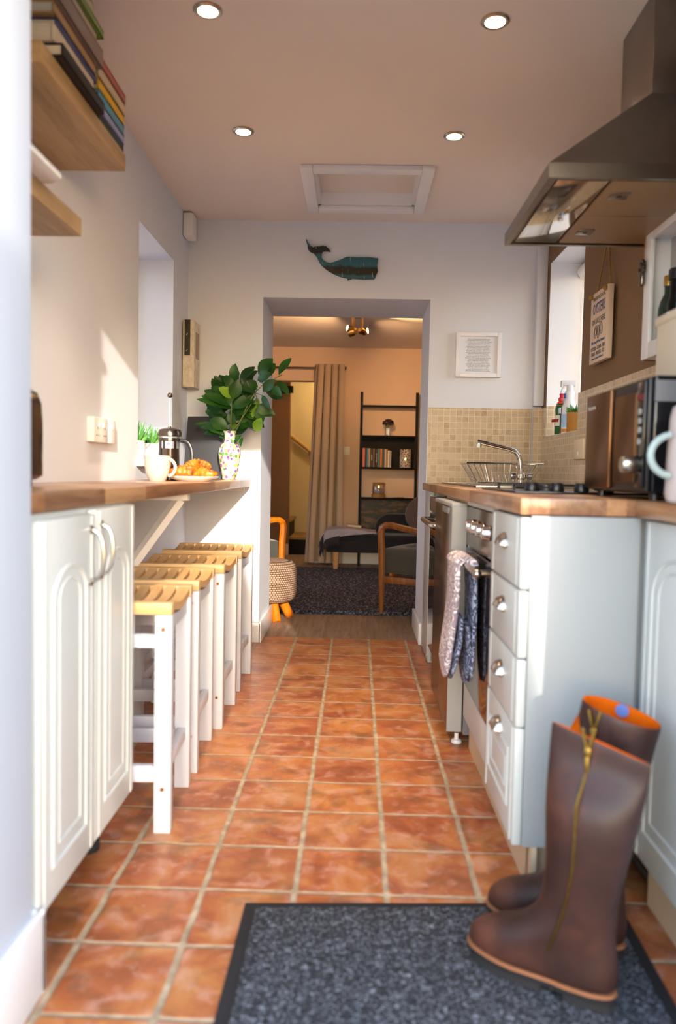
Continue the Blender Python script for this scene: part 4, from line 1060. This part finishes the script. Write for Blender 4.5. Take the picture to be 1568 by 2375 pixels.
t = T('hanging_tag', 'small dark bottle opener hung by string on the wall cabinet corner', 'bottle opener', (.905, 2.52, 1.58))
MB().tube([(.912, 2.535, 1.735), (.911, 2.535, 1.69), (.908, 2.535, 1.655)], .0018, 5).build('string', M['rope'], t)
P = [(.905, 2.535 + .02 * math.cos(2 * math.pi * k / 16), 1.635 + .02 * math.sin(2 * math.pi * k / 16)) for k in range(16)]
m = MB(); loop(m, P, .006); m.box(.899, .911, 2.522, 2.548, 1.575, 1.625, .005).build('opener', M['darksteel'], t)

# hood
t = T('cooker_hood', 'brushed steel chimney cooker hood above the hob', 'cooker hood', (.75, 2.35, 1.74))
hx, hya, hyb, hz = .482, 2.05, 2.65, 1.732
m = MB()
r0 = [Vector((hx, hya, hz)), Vector((XR, hya, hz)), Vector((XR, hyb, hz)), Vector((hx, hyb, hz))]
r1 = [p + Vector((0, 0, .038)) for p in r0]
tx, ty0, ty1, tz = .80, 2.22, 2.48, 2.03
r2 = [Vector((tx, ty0, tz)), Vector((XR, ty0, tz)), Vector((XR, ty1, tz)), Vector((tx, ty1, tz))]
ir = .016
i0 = [Vector((hx + ir, hya + ir, hz)), Vector((XR - ir, hya + ir, hz)), Vector((XR - ir, hyb - ir, hz)), Vector((hx + ir, hyb - ir, hz))]
i1 = [p + Vector((0, 0, .012)) for p in i0]
m.loft([i1, i0, r0, r1, r2], True, True).build('canopy', M['hoodsteel'], t, smooth=20)
MB().box(tx, XR, ty0, ty1, tz - .01, CZ, .002).build('chimney', M['hoodsteel'], t)
u_ = MB().box(hx + .175, XR - .03, hya + .03, hyb - .03, hz + .002, hz + .0119, .002).build('filter', cmat('hood_filter', '9A7E5E', .5), t)
MB().box(hx + .175, XR - .03, 2.348, 2.352, hz + .0012, hz + .002).build('seam', M['satin'], u_)
MB().box(hx + .03, hx + .165, hya + .03, hyb - .03, hz + .003, hz + .0119, .001).build('light_panel', M['chrome'], t)
for yy in (2.18, 2.5): 
    b_ = MB().box(hx + .2, hx + .25, yy - .025, yy + .025, hz - .001, hz + .002, .001).build('filter_catch', M['steel'], u_)
    MB().lathe([(.008, -.002), (.008, 0)], (hx + .225, yy, hz), 12).build('catch_hole', M['black'], b_)

# microwave
t = T('microwave', 'black microwave with bronze mirrored door and silver knob on the worktop', 'microwave', (.78, 1.87, .908))
MB().box(.63, .975, 1.66, 2.078, .922, 1.176, .006).build('body', M['blackgloss'], t)
MB().box(.618, .63, 1.662, 2.076, .926, 1.172, .004).build('front_frame', M['black'], t)
d = MB().box(.608, .619, 1.88, 2.072, .93, 1.168, .003).build('door', M['bronze'], t)
text('Panasonic', .016, (.6073, 2.025, 1.135), (0, -1, 0), (0, 0, 1), cmat('brand_grey', 'A8A29C', .4), d)
MB().box(.612, .6182, 1.72, 1.86, .945, 1.145, .002).build('window', M['bronze'], t)
c_ = MB().box(.612, .6182, 1.668, 1.712, .935, 1.165, .002).build('control_strip', M['blackgloss'], t)
MB().box(.611, .6122, 1.675, 1.705, 1.125, 1.138).build('display', cmat('display_red', '6E1022', .4), c_)
m = MB()
for z_ in (1.10, 1.08, 1.06, 1.035): m.lathe([(.007, 0), (.007, -.003)], (.612, 1.69, z_), 12, 'x')
m.build('buttons', M['greyplastic'], c_)
MB().lathe([(.017, 0), (.019, -.004), (.018, -.034), (.016, -.037)], (.612, 1.692, .985), 24, 'x').build('knob', M['satin'], t)
for x in (.65, .95):
    for y in (1.69, 2.05): MB().lathe([(.012, .908), (.012, .923)], (x, y, 0), 12).build('foot', M['black'], t)
MB().box(.63, .68, 1.657, 1.661, 1.12, 1.165).build('side_vent', M['grey'], t)

t = T('bread_bin', 'cream metal bin on top of the microwave', 'bin', (.83, 1.77, 1.176))
MB().box(.715, .96, 1.665, 1.90, 1.1765, 1.335, .018, 4).build('body', cmat('cream_tin', 'D6C6AE', .35), t)
MB().box(.712, .963, 1.662, 1.903, 1.318, 1.345, .01, 3).build('lid', cmat('cream_tin', 'D6C6AE', .35), t)

# jug
x, y, z = .655, 1.49, .908
t = T('jug', 'pale pink tall jug with a round pale green handle at the right edge', 'jug', (x, y, z))
MB().lathe([(.045, 0), (.056, .005), (.06, .018), (.058, .1), (.055, .165), (.05, .186), (.047, .188), (.05, .165), (.052, .03), (.001, .02)], (x, y, z), 40).build('body', M['jug'], t)
P = [(x - .052 - .046 * math.cos(R(a)) , y - .012, z + .092 + .04 * math.sin(R(a))) for a in range(-80, 81, 16)]
MB().tube(P, .0068, 10).build('handle', M['jughandle'], t)

# ------------------------------------------------------------------ foreground: mat and boots
t = T('door_mat', 'large charcoal doormat with black rubber border under the boots', 'doormat', (.19, 1.4, 0))
out = [(-.228, 1.02), (.588, 1.02), (.606, 1.687), (-.226, 1.64)]
inn = [(-.200, 1.04), (.562, 1.04), (.578, 1.658), (-.199, 1.613)]
MB().prism(out, 'z', 0.0005, .006, .002).build('border', M['rubber'], t)
MB().prism(inn, 'z', .005, .0125, .002).build('pile', M['matpile'], t)

def boot(label, loc, yaw, front_z, back_z, spread, fa=1.0, lean=0.0):
    t = T('riding_boot', label, 'boot', (0, 0, 0), 'pair of riding boots on the doormat')
    prof = [(.026, .004, .284, .0445), (.034, .001, .2855, .0465), (.052, -.002, .284, .0475), (.07, -.002, .272, .0465), (.086, -.001, .248, .0445), (.10, .001, .212, .0425), (.115, .003, .182, .0415), (.135, .005, .158, .0405), (.16, .004, .142, .0405), (.20, .001, .135, .0425), (.25, -.009, .134, .0465), (.31, -.023, .137, .052), (.37, -.034, .138, .055), (.43, -.04, .137, .055), (.47, -.043, .135, .053), (.50, -.045, .133, .051)]
    prof = [(z, b - (b - a) * (1 - (1 - fa) * max(0, min(1, (z - .2) / .2))) - lean * max(0, (z - .2) / .3), b - lean * max(0, (z - .2) / .3), h) for z, a, b, h in prof]
    NS = 36
    def ring(z, a, b, hw, off=0.0, tilt=0.0):
        out = []
        L = b - a - 2 * off; xc = (a + b) / 2; h = hw - off
        foot = max(0, min(1, (.16 - z) / .09))
        for k in range(NS):
            th = 2 * math.pi * k / NS; c, s_ = math.cos(th), math.sin(th)
            ex = 2.0 + .5 * foot
            x = xc + L / 2 * (abs(c) ** (2 / ex)) * (1 if c > 0 else -1)
            fx = (x - a) / (b - a)
            wf = 1 - foot * (.22 * math.exp(-((fx - .38) / .17) ** 2) + .12 * (1 - fx) * (fx < .25))
            yv_ = h * wf * (abs(s_) ** (2 / 2.2)) * (1 if s_ > 0 else -1)
            f = (x - a) / (b - a)
            zz = z + tilt * (back_z - front_z) * (1 - f) * 1.0
            out.append(Vector((x, yv_, zz)))
        return out
    rings = []
    for z, a, b, hw in prof:
        tl = max(0, (z - .36) / .14)
        rings.append(ring(z * 1.0 + (front_z - .5) * tl, a, b, hw * (1 if z < .4 else spread), 0, tl))
    top = prof[-1]
    lin_r = [ring(zz + (front_z - .5), top[1], top[2], top[3] * spread, .004, 1) for zz in (.498,)]
    rings_out = rings + [ring(.501 + (front_z - .5), top[1], top[2], top[3] * spread, .002, 1)]
    MB().loft(rings_out, True, False).build('upper', M['leather'], t, smooth=80, subsurf=1)
    lr = [ring(.5005 + (front_z - .5), top[1], top[2], top[3] * spread, .002, 1), ring(.49 + (front_z - .5), top[1], top[2], top[3] * spread, .0045, .9), ring(.42, prof[-3][1], .136, .053 * spread, .006, .5), ring(.33, prof[-5][1], .134, .05, .007), ring(.2, .002, .138, .0425, .01)]
    MB().loft(lr, False, True).build('lining', M['orange'], t, smooth=80)
    if fa < 1:
        MB().lathe([(.001, 0), (.013, 0), (.013, .0015), (.001, .0015)], (.032, -top[3] + .0075, .478), 20, 'y').build('maker_patch', cmat('patch_blue', '5E78B8', .6), t)
    # sole and heel
    so_ = [ring(zz, a, b, hw) for zz, a, b, hw in ((.0, .004, .282, .044), (.004, 0, .287, .047), (.014, 0, .288, .048))]
    def clip(r, x0, x1): return [Vector((min(max(p.x, x0), x1), p.y, p.z)) for p in r]
    m = MB().loft([[Vector((p.x, p.y, p.z + .012)) for p in r] for r in so_])
    m.loft([[Vector((p.x, p.y, z_)) for p in clip(so_[1], 0, .085)] for z_ in (0, .014)])
    m.loft([[Vector((p.x, p.y, z_)) for p in clip(so_[1], .125, .275)] for z_ in (0, .014)])
    m.build('sole', M['rubber'], t, smooth=40)
    MB().loft([ring(.024, -.001, .288, .0485), ring(.027, -.002, .2885, .049), ring(.030, -.001, .2875, .0485)]).build('welt', M['welt'], t, smooth=60)
    # zip on the +y side
    P = []
    def side_y(z, x):
        for i in range(len(prof) - 1):
            if prof[i][0] <= z <= prof[i + 1][0]:
                f = (z - prof[i][0]) / (prof[i + 1][0] - prof[i][0])
                a, b, hw = [prof[i][k] + (prof[i + 1][k] - prof[i][k]) * f for k in (1, 2, 3)]
                break
        else: a, b, hw = prof[-1][1:]
        c = min(1, abs((x - (a + b) / 2) / ((b - a) / 2))); foot = max(0, min(1, (.16 - z) / .09)); ex = 2.0 + .5 * foot
        s_ = math.sqrt(max(0, 1 - min(1, c ** (ex / 2) ) ** 2)) if True else 0
        fx = (x - a) / (b - a); wf = 1 - foot * (.22 * math.exp(-((fx - .38) / .17) ** 2))
        return hw * wf * (s_ ** (2 / 2.2)) * (spread if z > .4 else 1)
    zs = [.455, .42, .37, .31, .25, .2, .16, .13, .10, .085]
    xs = [.062, .063, .064, .066, .070, .078, .087, .096, .106, .112]
    P = [(x, side_y(z, x) + .0012, z) for x, z in zip(xs, zs)]
    MB().tube(P, .0027, 6, .9).build('zip', M['brass'], t)
    m = MB()
    for s_ in (-1, 1):
        m.tube([(.062, side_y(.455, .062) + .002, .455), (.062 + s_ * .006, side_y(.475, .062) + .002, .475), (.062 + s_ * .011, side_y(.49, .062) + .002, .495)], .0032, 6)
    m.build('zip_end', M['brass'], t)
    yz = side_y(.455, .062)
    z0 = MB().box(.0555, .0685, yz, yz + .007, .445, .463, .003).build('zip_slider', M['brass'], t)
    MB().box(.058, .066, yz + .004, yz + .008, .415, .447, .002).build('zip_pull', M['brass'], z0)
    t.location = loc; t.rotation_euler.z = yaw
    return t
boot('brown leather riding boot standing in front, brass zip facing out', (.478, 1.328, .0125), R(145), .492, .452, .14)
boot('brown leather riding boot standing behind, orange lining showing at its open top', (.545, 1.475, .0125), R(148), .505, .47, 1.0, .84, .034)

# ------------------------------------------------------------------ living room
o = MB()
rnd = random.Random(2)
pts = []
for k in range(60): pts.append((-1.5 + 3.2 * k / 59, 5.14 + rnd.uniform(-.012, .012)))
for k in range(60): pts.append((1.7 - 3.2 * k / 59, 7.53 + rnd.uniform(-.015, .015)))
o.prism(pts, 'z', -.002, .022)
tag(o.build('rug', M['rug'], None), 'dark grey woven rug on the living room floor', 'rug')

x, y = -.575, 4.955
t = T('pouf', 'round beige knitted footstool on orange wooden legs just through the doorway', 'footstool', (x, y, 0))
MB().lathe([(.001, .385), (.12, .384), (.165, .374), (.19, .352), (.199, .32), (.2, .25), (.199, .18), (.192, .145), (.17, .122), (.12, .115), (.001, .115)], (x, y, 0), 48).build('cushion', M['knit'], t, smooth=60)
for a in (-58, 22, 112, 202):
    c, s_ = math.cos(R(a)), math.sin(R(a))
    MB().tube([(x + c * .10, y + s_ * .10, .13), (x + c * .165, y + s_ * .175, 0.002)], [.033, .029], 14).build('leg', M['orangewood'], t)

def armchair(label, wood_m, x, y, rot):
    # local: front towards -x, width along y, origin at floor centre
    t = T('armchair', label, 'armchair', (0, 0, 0))
    W = .30
    for s_ in (-1, 1):
        Y = s_ * W
        MB().tube([(-.31, Y, 0), (-.312, Y, .2), (-.316, Y, .42), (-.325, Y, .53), (-.318, Y, .57), (-.295, Y, .59)], [.017, .022, .026, .026, .025, .02], 8, .8).build('leg', wood_m, t)
        MB().tube([(-.315, Y, .565), (-.29, Y, .588), (-.24, Y, .588), (-.1, Y, .565), (.08, Y, .535), (.26, Y, .52)], [.018, .022, .023, .022, .021, .02], 8, 1.25).build('arm', wood_m, t)
        MB().tube([(.34, Y, 0), (.28, Y, .3), (.27, Y, .52), (.36, Y, .85)], [.017, .022, .022, .018], 8).build('leg', wood_m, t)
        MB().box(-.31, .3, Y - .012, Y + .012, .205, .25, .004).build('stretcher', wood_m, t)
    MB().box(-.27, -.245, -W + .02, W - .02, .235, .27, .004).build('stretcher', wood_m, t)
    m = MB()
    def f(u_, v_):
        X = -.36 + .62 * u_; Y = -.27 + .54 * v_
        e = min(u_, 1 - u_, v_, 1 - v_); rim = min(1, e / .07); b = 0
        for bx in (.3, .6, .85):
            for by in (.25, .5, .75): b += .022 * math.exp(-((u_ - bx) ** 2 + (v_ - by) ** 2) / .0035)
        return Vector((X, Y, .395 + .035 * math.sqrt(rim) - b + .03 * math.sin(u_ * math.pi) * math.sin(v_ * math.pi)))
    m.sheet(f, 32, 32, .02)
    m.build('seat_pad', M['seatgrey'], t, smooth=80)
    MB().box(-.36, .26, -.27, .27, .265, .405, .025, 4).build('seat', M['seatgrey'], t)
    MB().box(-.04, .05, -.27, .27, .0, .5, .03, 4, mat=Matrix.Translation((.25, 0, .38)) @ Matrix.Rotation(R(14), 4, 'Y')).build('backrest', M['seatgrey'], t)
    t.location = (x, y, .0225); t.rotation_euler.z = rot
    return t
a = armchair('dark walnut armchair with grey buttoned seat on the right side of the rug', M['walnut'], .60, 5.215, R(-30))
armchair('orange varnished armchair with grey seat, partly hidden by the doorway wall', M['orangewood'], -.948, 5.56, R(210))

# daybed with throw, cushions, book
t = T('daybed', 'low black upholstered daybed with pale wooden legs in front of the ladder shelf', 'daybed', (.55, 7.6, 0))
MB().box(-.285, 1.5, 7.37, 7.83, .185, .30, .02, 4).build('base', M['sofa'], t)
MB().box(-.285, 1.5, 7.37, 7.83, .285, .36, .025, 4).build('mattress', M['sofa'], t)
for xx in (-.19, 1.4):
    for yy in (7.41, 7.76):
        z_ = .0225 if yy < 7.5 else -.002
        MB().loft([[Vector((xx - w_, yy - w_, zz)), Vector((xx + w_, yy - w_, zz)), Vector((xx + w_, yy + w_, zz)), Vector((xx - w_, yy + w_, zz))] for zz, w_ in ((z_, .02), (.188, .03))]).build('leg', M['beech'], t)
o = MB().prism([(.19, .365)] + [(.19 + .15 - .15 * math.cos(R(a)), .40 + .155 * math.sin(R(a))) for a in range(0, 91, 10)] + [(1.3, .555), (1.3, .365)], 'y', 7.68, 7.81, .03).build('bolster_cushion', M['sofa'], None)
tag(o, 'large black cushion along the back of the daybed', 'cushion')
o = MB().ball((0, 0, 0), 1, .22, .07, .2, 20, mat=Matrix.Rotation(R(-18), 4, 'X')).xform(Matrix.Translation((.70, 7.56, .565)) @ Matrix.Rotation(R(-10), 4, 'Z')).build('throw_cushion', M['cushion'], None, smooth=80)
tag(o, 'taupe cushion on the daybed at the right edge of the doorway', 'cushion')
t = T('throw_blanket', 'folded grey throw with dark fringe draped over the daybed corner', 'blanket', (-.1, 7.5, .37))
def thr(u_, v_):
    X = -.312 + .51 * u_; d = .012 + .105 * (1 - u_) ** 1.2; L = .33 + d; q = v_ * L
    top = .392 + .022 * math.sin(u_ * 2.6 + .5) + .006 * math.sin(v_ * 7 + u_ * 5)
    if q < .33: y_, z_ = 7.685 - q + .03 * u_, top
    else: y_, z_ = 7.350 - .006 * math.sin(u_ * 20), top - (q - .33)
    if X < -.29: z_ -= (-.29 - X) * 3.0
    return Vector((X, y_, z_))
MB().sheet(thr, 30, 26, .012).build('cloth', M['throw'], t, smooth=80)
m = MB(); rnd = random.Random(8)
for k in range(46):
    v_ = k / 45; p = thr(.0, v_)
    m.tube([p + Vector((.004, 0, 0)), p + Vector((-.016, rnd.uniform(-.01, .01), -.025)), p + Vector((-.03 + rnd.uniform(-.015, .012), rnd.uniform(-.012, .012), -.06 - rnd.uniform(0, .03)))], [.006, .007, .004], 5)
for k in range(18):
    p = thr(.30 * k / 17, 1)
    m.tube([p + Vector((0, 0, .01)), p + Vector((-.004, -.012, -.02)), p + Vector((rnd.uniform(-.014, .01), -.014, -.05 - rnd.uniform(0, .04)))], [.006, .007, .004], 5)
m.build('fringe', cmat('fringe_dark', '2B2931', .95), t)
t = T('book', 'small cream paperback lying on the grey throw', 'book', (-.02, 7.47, .41))
mt = Matrix.Translation((-.02, 7.5, .425)) @ Matrix.Rotation(R(12), 4, 'Z') @ Matrix.Rotation(R(6), 4, 'Y')
MB().box(-.066, .066, -.045, .045, 0, .002, mat=mt).box(-.066, .066, -.045, .045, .022, .0245, mat=mt).build('cover', cmat('cover_tan', 'A98A62'), t)
MB().box(-.064, .064, -.044, .044, .002, .022, mat=mt).build('pages', M['pages'], t)

# ladder shelf
t = T('ladder_shelf', 'tall black ladder shelf with rustic wood panels against the far wall', 'shelf unit', (.32, 7.9, 0))
for x in (.035, .605):
    MB().prism([(7.845, 0), (7.89, 0), (7.99, 1.79), (7.945, 1.79)], 'x', x - .014, x + .014).build('upright', M['blackwood'], t)
def yat(z): return 7.85 + (7.95 - 7.85) * z / 1.79
lev = [1.655, 1.345, 1.018, .705, .38]
for z in lev: MB().box(.046, .594, yat(z) - .01, 8.028, z - .018, z, .002).build('shelf', M['blackwood'], t)
MB().box(.046, .594, 8.016, 8.028, 1.018, 1.33).build('back_panel', M['blackwood'], t)
MB().box(.046, .594, 8.016, 8.028, .38, .69).build('back_panel', M['rustic'], t)
def upright_book(label, x0, th, hgt, c, title=None, tc=None):
    z = 1.0185; y0 = 7.87; dp = .11
    b = T('book', label, 'book', (x0 + th / 2, y0 + dp / 2, z), 'paperbacks on the ladder shelf')
    MB().box(x0, x0 + .0012, y0, y0 + dp, z, z + hgt).box(x0 + th - .0012, x0 + th, y0, y0 + dp, z, z + hgt).box(x0, x0 + th, y0, y0 + .0015, z, z + hgt).build('cover', cmat('spine_' + c, c, .5), b)
    MB().box(x0 + .0012, x0 + th - .0012, y0 + .0015, y0 + dp - .002, z + .002, z + hgt - .003).build('pages', M['pages'], b)
    if title: text(title, th * .72, (x0 + th / 2, y0 - .0004, z + hgt * .52), (0, 0, -1), (1, 0, 0), tc or M['paper'], b, 'title', sx=.9)
bks = [('salmon pink paperback at the left end of the ladder shelf row', .026, .193, 'E0705C', None), ('slim black paperback second in the row, next to the salmon one', .017, .192, '24202A', None),
       ('sky blue paperback third in the row on the ladder shelf', .014, .191, '3E8FB4', None), ('cream and tan paperback right of the sky blue one', .019, .190, 'C09A66', None),
       ('black thriller with HARRIS in cream on its spine', .027, .189, '2A2124', 'HARRIS'), ('dull mauve paperback right of the HARRIS thriller', .017, .186, '7A5A50', None),
       ('black paperback with dark red top in the middle of the row', .022, .180, '3A1418', 'OUT OF SIGHT'), ('teal patterned paperback left of the orange one', .026, .188, '3A6E6A', None),
       ('bright orange paperback on the ladder shelf', .019, .187, 'E07A26', None), ('charcoal and blue paperback right of the orange one', .023, .186, '3C4650', None),
       ('pale speckled paperback left of the ochre one', .017, .182, 'C8C0AE', None), ('ochre paperback near the right end of the row', .014, .184, 'B58636', None),
       ('white paperback with lilac title near the right end', .019, .171, 'DAD2CC', None), ('thin white paperback at the right end of the row', .010, .169, 'E4DED6', None)]
xx = .052
for lb, th, hg, c, ti in bks:
    upright_book(lb, xx, th, hg, c, ti); xx += th + .0012 + (.004 if c in ('7A5A50', 'DAD2CC') else 0)
x, y, z = .495, 7.92, 1.0185
t = T('candle_lantern', 'white punched lantern glowing beside the paperbacks', 'lantern', (x, y, z))
MB().lathe([(.056, 0), (.058, .004), (.058, .185), (.055, .185), (.055, .006)], (x, y, z), 40, cap0=True, cap1=False).build('shade', M['lace'], t)
M['flame'] = emit('candle_flame', (1, .55, .12), 12)
MB().ball((x - .004, y - .0605, z + .088), .007, .8, .35, 1.7, 10).build('flame', M['flame'], t)
x, y, z = .225, 7.875, .7055
t = T('candle_lantern', 'round glass lantern with jute rope trim on the lower ladder shelf', 'lantern', (x, y, z))
MB().lathe([(.06, .035), (.066, .06), (.066, .12), (.058, .14), (.056, .14), (.064, .12), (.064, .06), (.058, .036)], (x, y, z), 32, cap0=False, cap1=False).build('glass', M['glass'], t)
MB().lathe([(.068, 0), (.072, .004), (.072, .036), (.066, .04), (.001, .04)], (x, y, z), 32).lathe([(.058, .135), (.063, .138), (.063, .152), (.058, .155)], (x, y, z), 32, cap0=False, cap1=False).build('jute_band', M['rope'], t)
P = [(x - .062 + .128 * k / 12, y - .055 - .02 * math.sin(math.pi * k / 12), z + .148 - .1 * math.sin(math.pi * k / 12) ** .8 * (.2 + .8 * k / 12)) for k in range(13)]
MB().tube(P, .0045, 6).build('rope_handle', M['rope'], t)
c_ = MB().lathe([(.032, .042), (.034, .045), (.034, .10), (.03, .102), (.001, .098)], (x, y, z), 24).build('candle', cmat('candle_grey', '9A93A2', .6), t)
MB().ball((x, y - .02, z + .11), .008, .8, .5, 1.7, 10).build('flame', M['flame'], c_)
x, y, z = .31, 7.93, 1.3455
t = T('glass_vase', 'small clear glass vase with a single dark flower on the upper ladder shelf', 'vase', (x, y, z))
MB().lathe([(.03, 0), (.033, .003), (.032, .075), (.03, .075), (.03, .006), (.001, .004)], (x, y, z), 24, cap1=False).build('body', M['glass'], t)
t = T('hydrangea', 'dried dark purple hydrangea head in the small glass vase', 'flower', (x, y, z + .01))
MB().tube([(x + .012, y, z + .008), (x + .004, y, z + .06), (x, y, z + .12)], .003, 6).build('stem', M['stem'], t)
f = MB(); rnd = random.Random(4)
for k in range(70):
    a, e = rnd.uniform(0, 6.28), rnd.uniform(-.4, 1.57); d = Vector((math.cos(a) * math.cos(e), math.sin(a) * math.cos(e), math.sin(e) * .75))
    f.ball(Vector((x, y, z + .125)) + d * .05, .012, 1, 1, .7, 6)
f.build('petals', cmat('dried_petals', '3A2A2C', .9), t)
MB().leaf((x, y, z + .09), (x - .03, y - .01, z + .075), .03, (0, -1, .3)).leaf((x, y, z + .1), (x + .075, y - .01, z + .115), .006, (0, -1, .3)).build('leaves', M['stem'], t)
o = MB().lathe([(.03, 0), (.06, .006), (.062, .008), (.03, .003), (.001, .002)], (.43, 7.87, .7055), 32).build('dish', M['black'], None)
tag(o, 'flat black dish on the lower ladder shelf beside the glass lantern', 'dish')

# curtain, rail, switch
t = T('curtain_rail', 'thin dark metal curtain rail over the stair opening', 'rail', (-.8, 7.95, 2.03))
MB().tube([(-1.9, 7.96, 2.028), (-.16, 7.96, 2.028)], .0085, 10).build('rod', M['darksteel'], t)
MB().lathe([(.009, 0), (.016, .004), (.018, .02), (.012, .03)], (-.16, 7.96, 2.028), 16, 'x').build('finial', M['darksteel'], t)
MB().tube([(-.19, 7.96, 2.028), (-.19, 8.05, 2.028)], .006, 8).build('bracket', M['darksteel'], t)
t = T('curtain', 'long beige eyelet curtain drawn to the right of the stair opening', 'curtain', (-.33, 7.95, 0))
def curt(u_, v_):
    z_ = 2.062 - 2.04 * v_; spread = 1 + .28 * v_ - .02
    ph = u_ * 4 * 2 * math.pi + .4
    xx = -.168 - .29 * (1 - u_) * spread + .012 * math.sin(ph * .5 + v_ * 2) * v_
    return Vector((xx + .021 * math.sin(2 * ph + .6), 7.965 - .065 * math.cos(ph) * (1 - .12 * math.sin(u_ * 9)) - .01 * v_, z_))
MB().sheet(curt, 110, 24, .004).build('cloth', M['curtain'], t, smooth=80)
m = MB()
for k in range(8):
    u_ = (k * .5 + .25 - .4 / (2 * math.pi)) / 4 
    if 0 < u_ < 1:
        p = curt(u_, .02); P = [(p.x + .002, 7.96 + .022 * math.cos(2 * math.pi * q / 16), 2.024 + .022 * math.sin(2 * math.pi * q / 16)) for q in range(16)]
        loop(m, P, .004)
m.build('eyelets', M['darksteel'], t)
t = T('light_switch', 'white square dimmer switch on the far wall beside the curtain', 'switch', (-.12, YF, 1.14))
MB().box(-.165, -.078, YF - .01, YF, 1.14, 1.227, .003).build('plate', M['white_plastic'], t)
MB().lathe([(.012, 0), (.012, -.014), (.01, -.016)], (-.13, YF - .01, 1.185), 16, 'y').build('knob', M['white_plastic'], t)
# stairs beyond
t = T('handrail', 'pale wooden handrail sloping down the stair wall', 'handrail', (-.7, 9.55, 1.2))
MB().tube([(-1.5, 9.54, 1.90), (-.52, 9.54, 1.17)], .028, 10).build('rail', wood('pale_rail', 'C8A66A', 'A8854E', 'x', .5), t)
MB().tube([(-.6, 9.54, 1.2), (-.6, 9.6, 1.17)], .01, 6).build('bracket', M['satin'], t)
t = T('staircase', 'dark wooden staircase rising to the left behind the hall wall', 'stairs', (-.9, 9.2, 0))
for k in range(5):
    MB().box(-.55 - .22 * (k + 1), -.55 - .22 * k, 8.86, 9.59, -.002, .2 * (k + 1) - .03).build('riser', M['blackwood'], t)
    MB().box(-.55 - .22 * (k + 1), -.53 - .22 * k, 8.86, 9.59, .2 * (k + 1) - .03, .2 * (k + 1), .004).build('tread', wood('stair_tread_%d' % k, 'A98552', '7C5C32', 'y', .5), t)
l = bpy.data.lights.new('added_stair_light', 'POINT'); l.energy = 17; l.color = (1, .72, .36); l.shadow_soft_size = .06  # added lamp, out of view, to warm the stair wall
lo = bpy.data.objects.new('added_stair_light', l); col.objects.link(lo)
lt = T('added_stair_lamp', 'added unseen glass lamp lighting the staircase beyond the curtain', 'lamp', (-.25, 8.95, 2.1))
MB().lathe([(.05, 0), (.06, .05), (.02, .12), (.004, .13), (.004, .2)], (-.25, 8.95, 2.1), 20).build('shade', M['glass'], lt)
lo.parent = lt; lo.location = (0, 0, .05)

# ceiling spotlight bar
t = T('ceiling_spotlight', 'brass ceiling spotlight with four adjustable heads, two of them lit', 'light', (-.02, 6.2, 2.25))
MB().box(-.06, .03, 6.02, 6.4, 2.225, 2.25, .004).build('base', M['brass'], t)
M['spotbulb'] = emit('spot_glow', (1, .72, .32), 40)
def head(pivot, d, lit, energy=0, size=95):
    p = Vector(pivot); d = Vector(d).normalized()
    st = MB().tube([(p.x, p.y, 2.228), p], .006, 8)
    st.tube([p - d * .03, p - d * .01, p + d * .045], [.017, .024, .0245], 16)
    hd = st.build('head', M['brass'], t)
    if lit:
        MB().tube([p + d * .044, p + d * .0465], .021, 16).build('bulb', M['spotbulb'], hd)
        l = bpy.data.lights.new('spot_beam', 'SPOT'); l.energy = energy; l.color = (1, .58, .27); l.spot_size = R(size); l.spot_blend = .7; l.shadow_soft_size = .02
        q = bpy.data.objects.new('spot_beam', l); col.objects.link(q); q.parent = t
        q.location = p + d * .05 - t.location; q.rotation_euler = d.to_track_quat('-Z', 'Y').to_euler()
head((.02, 6.35, 2.11), (1, -.3, .13), True, 95, 125)
head((-.06, 6.22, 2.105), (-1, -.35, .16), True, 95, 125)
head((.015, 6.12, 2.075), (.42, .9, -.16), True, 78, 70)
head((-.05, 6.05, 2.045), (-.5, .85, -.05), True, 72, 75)
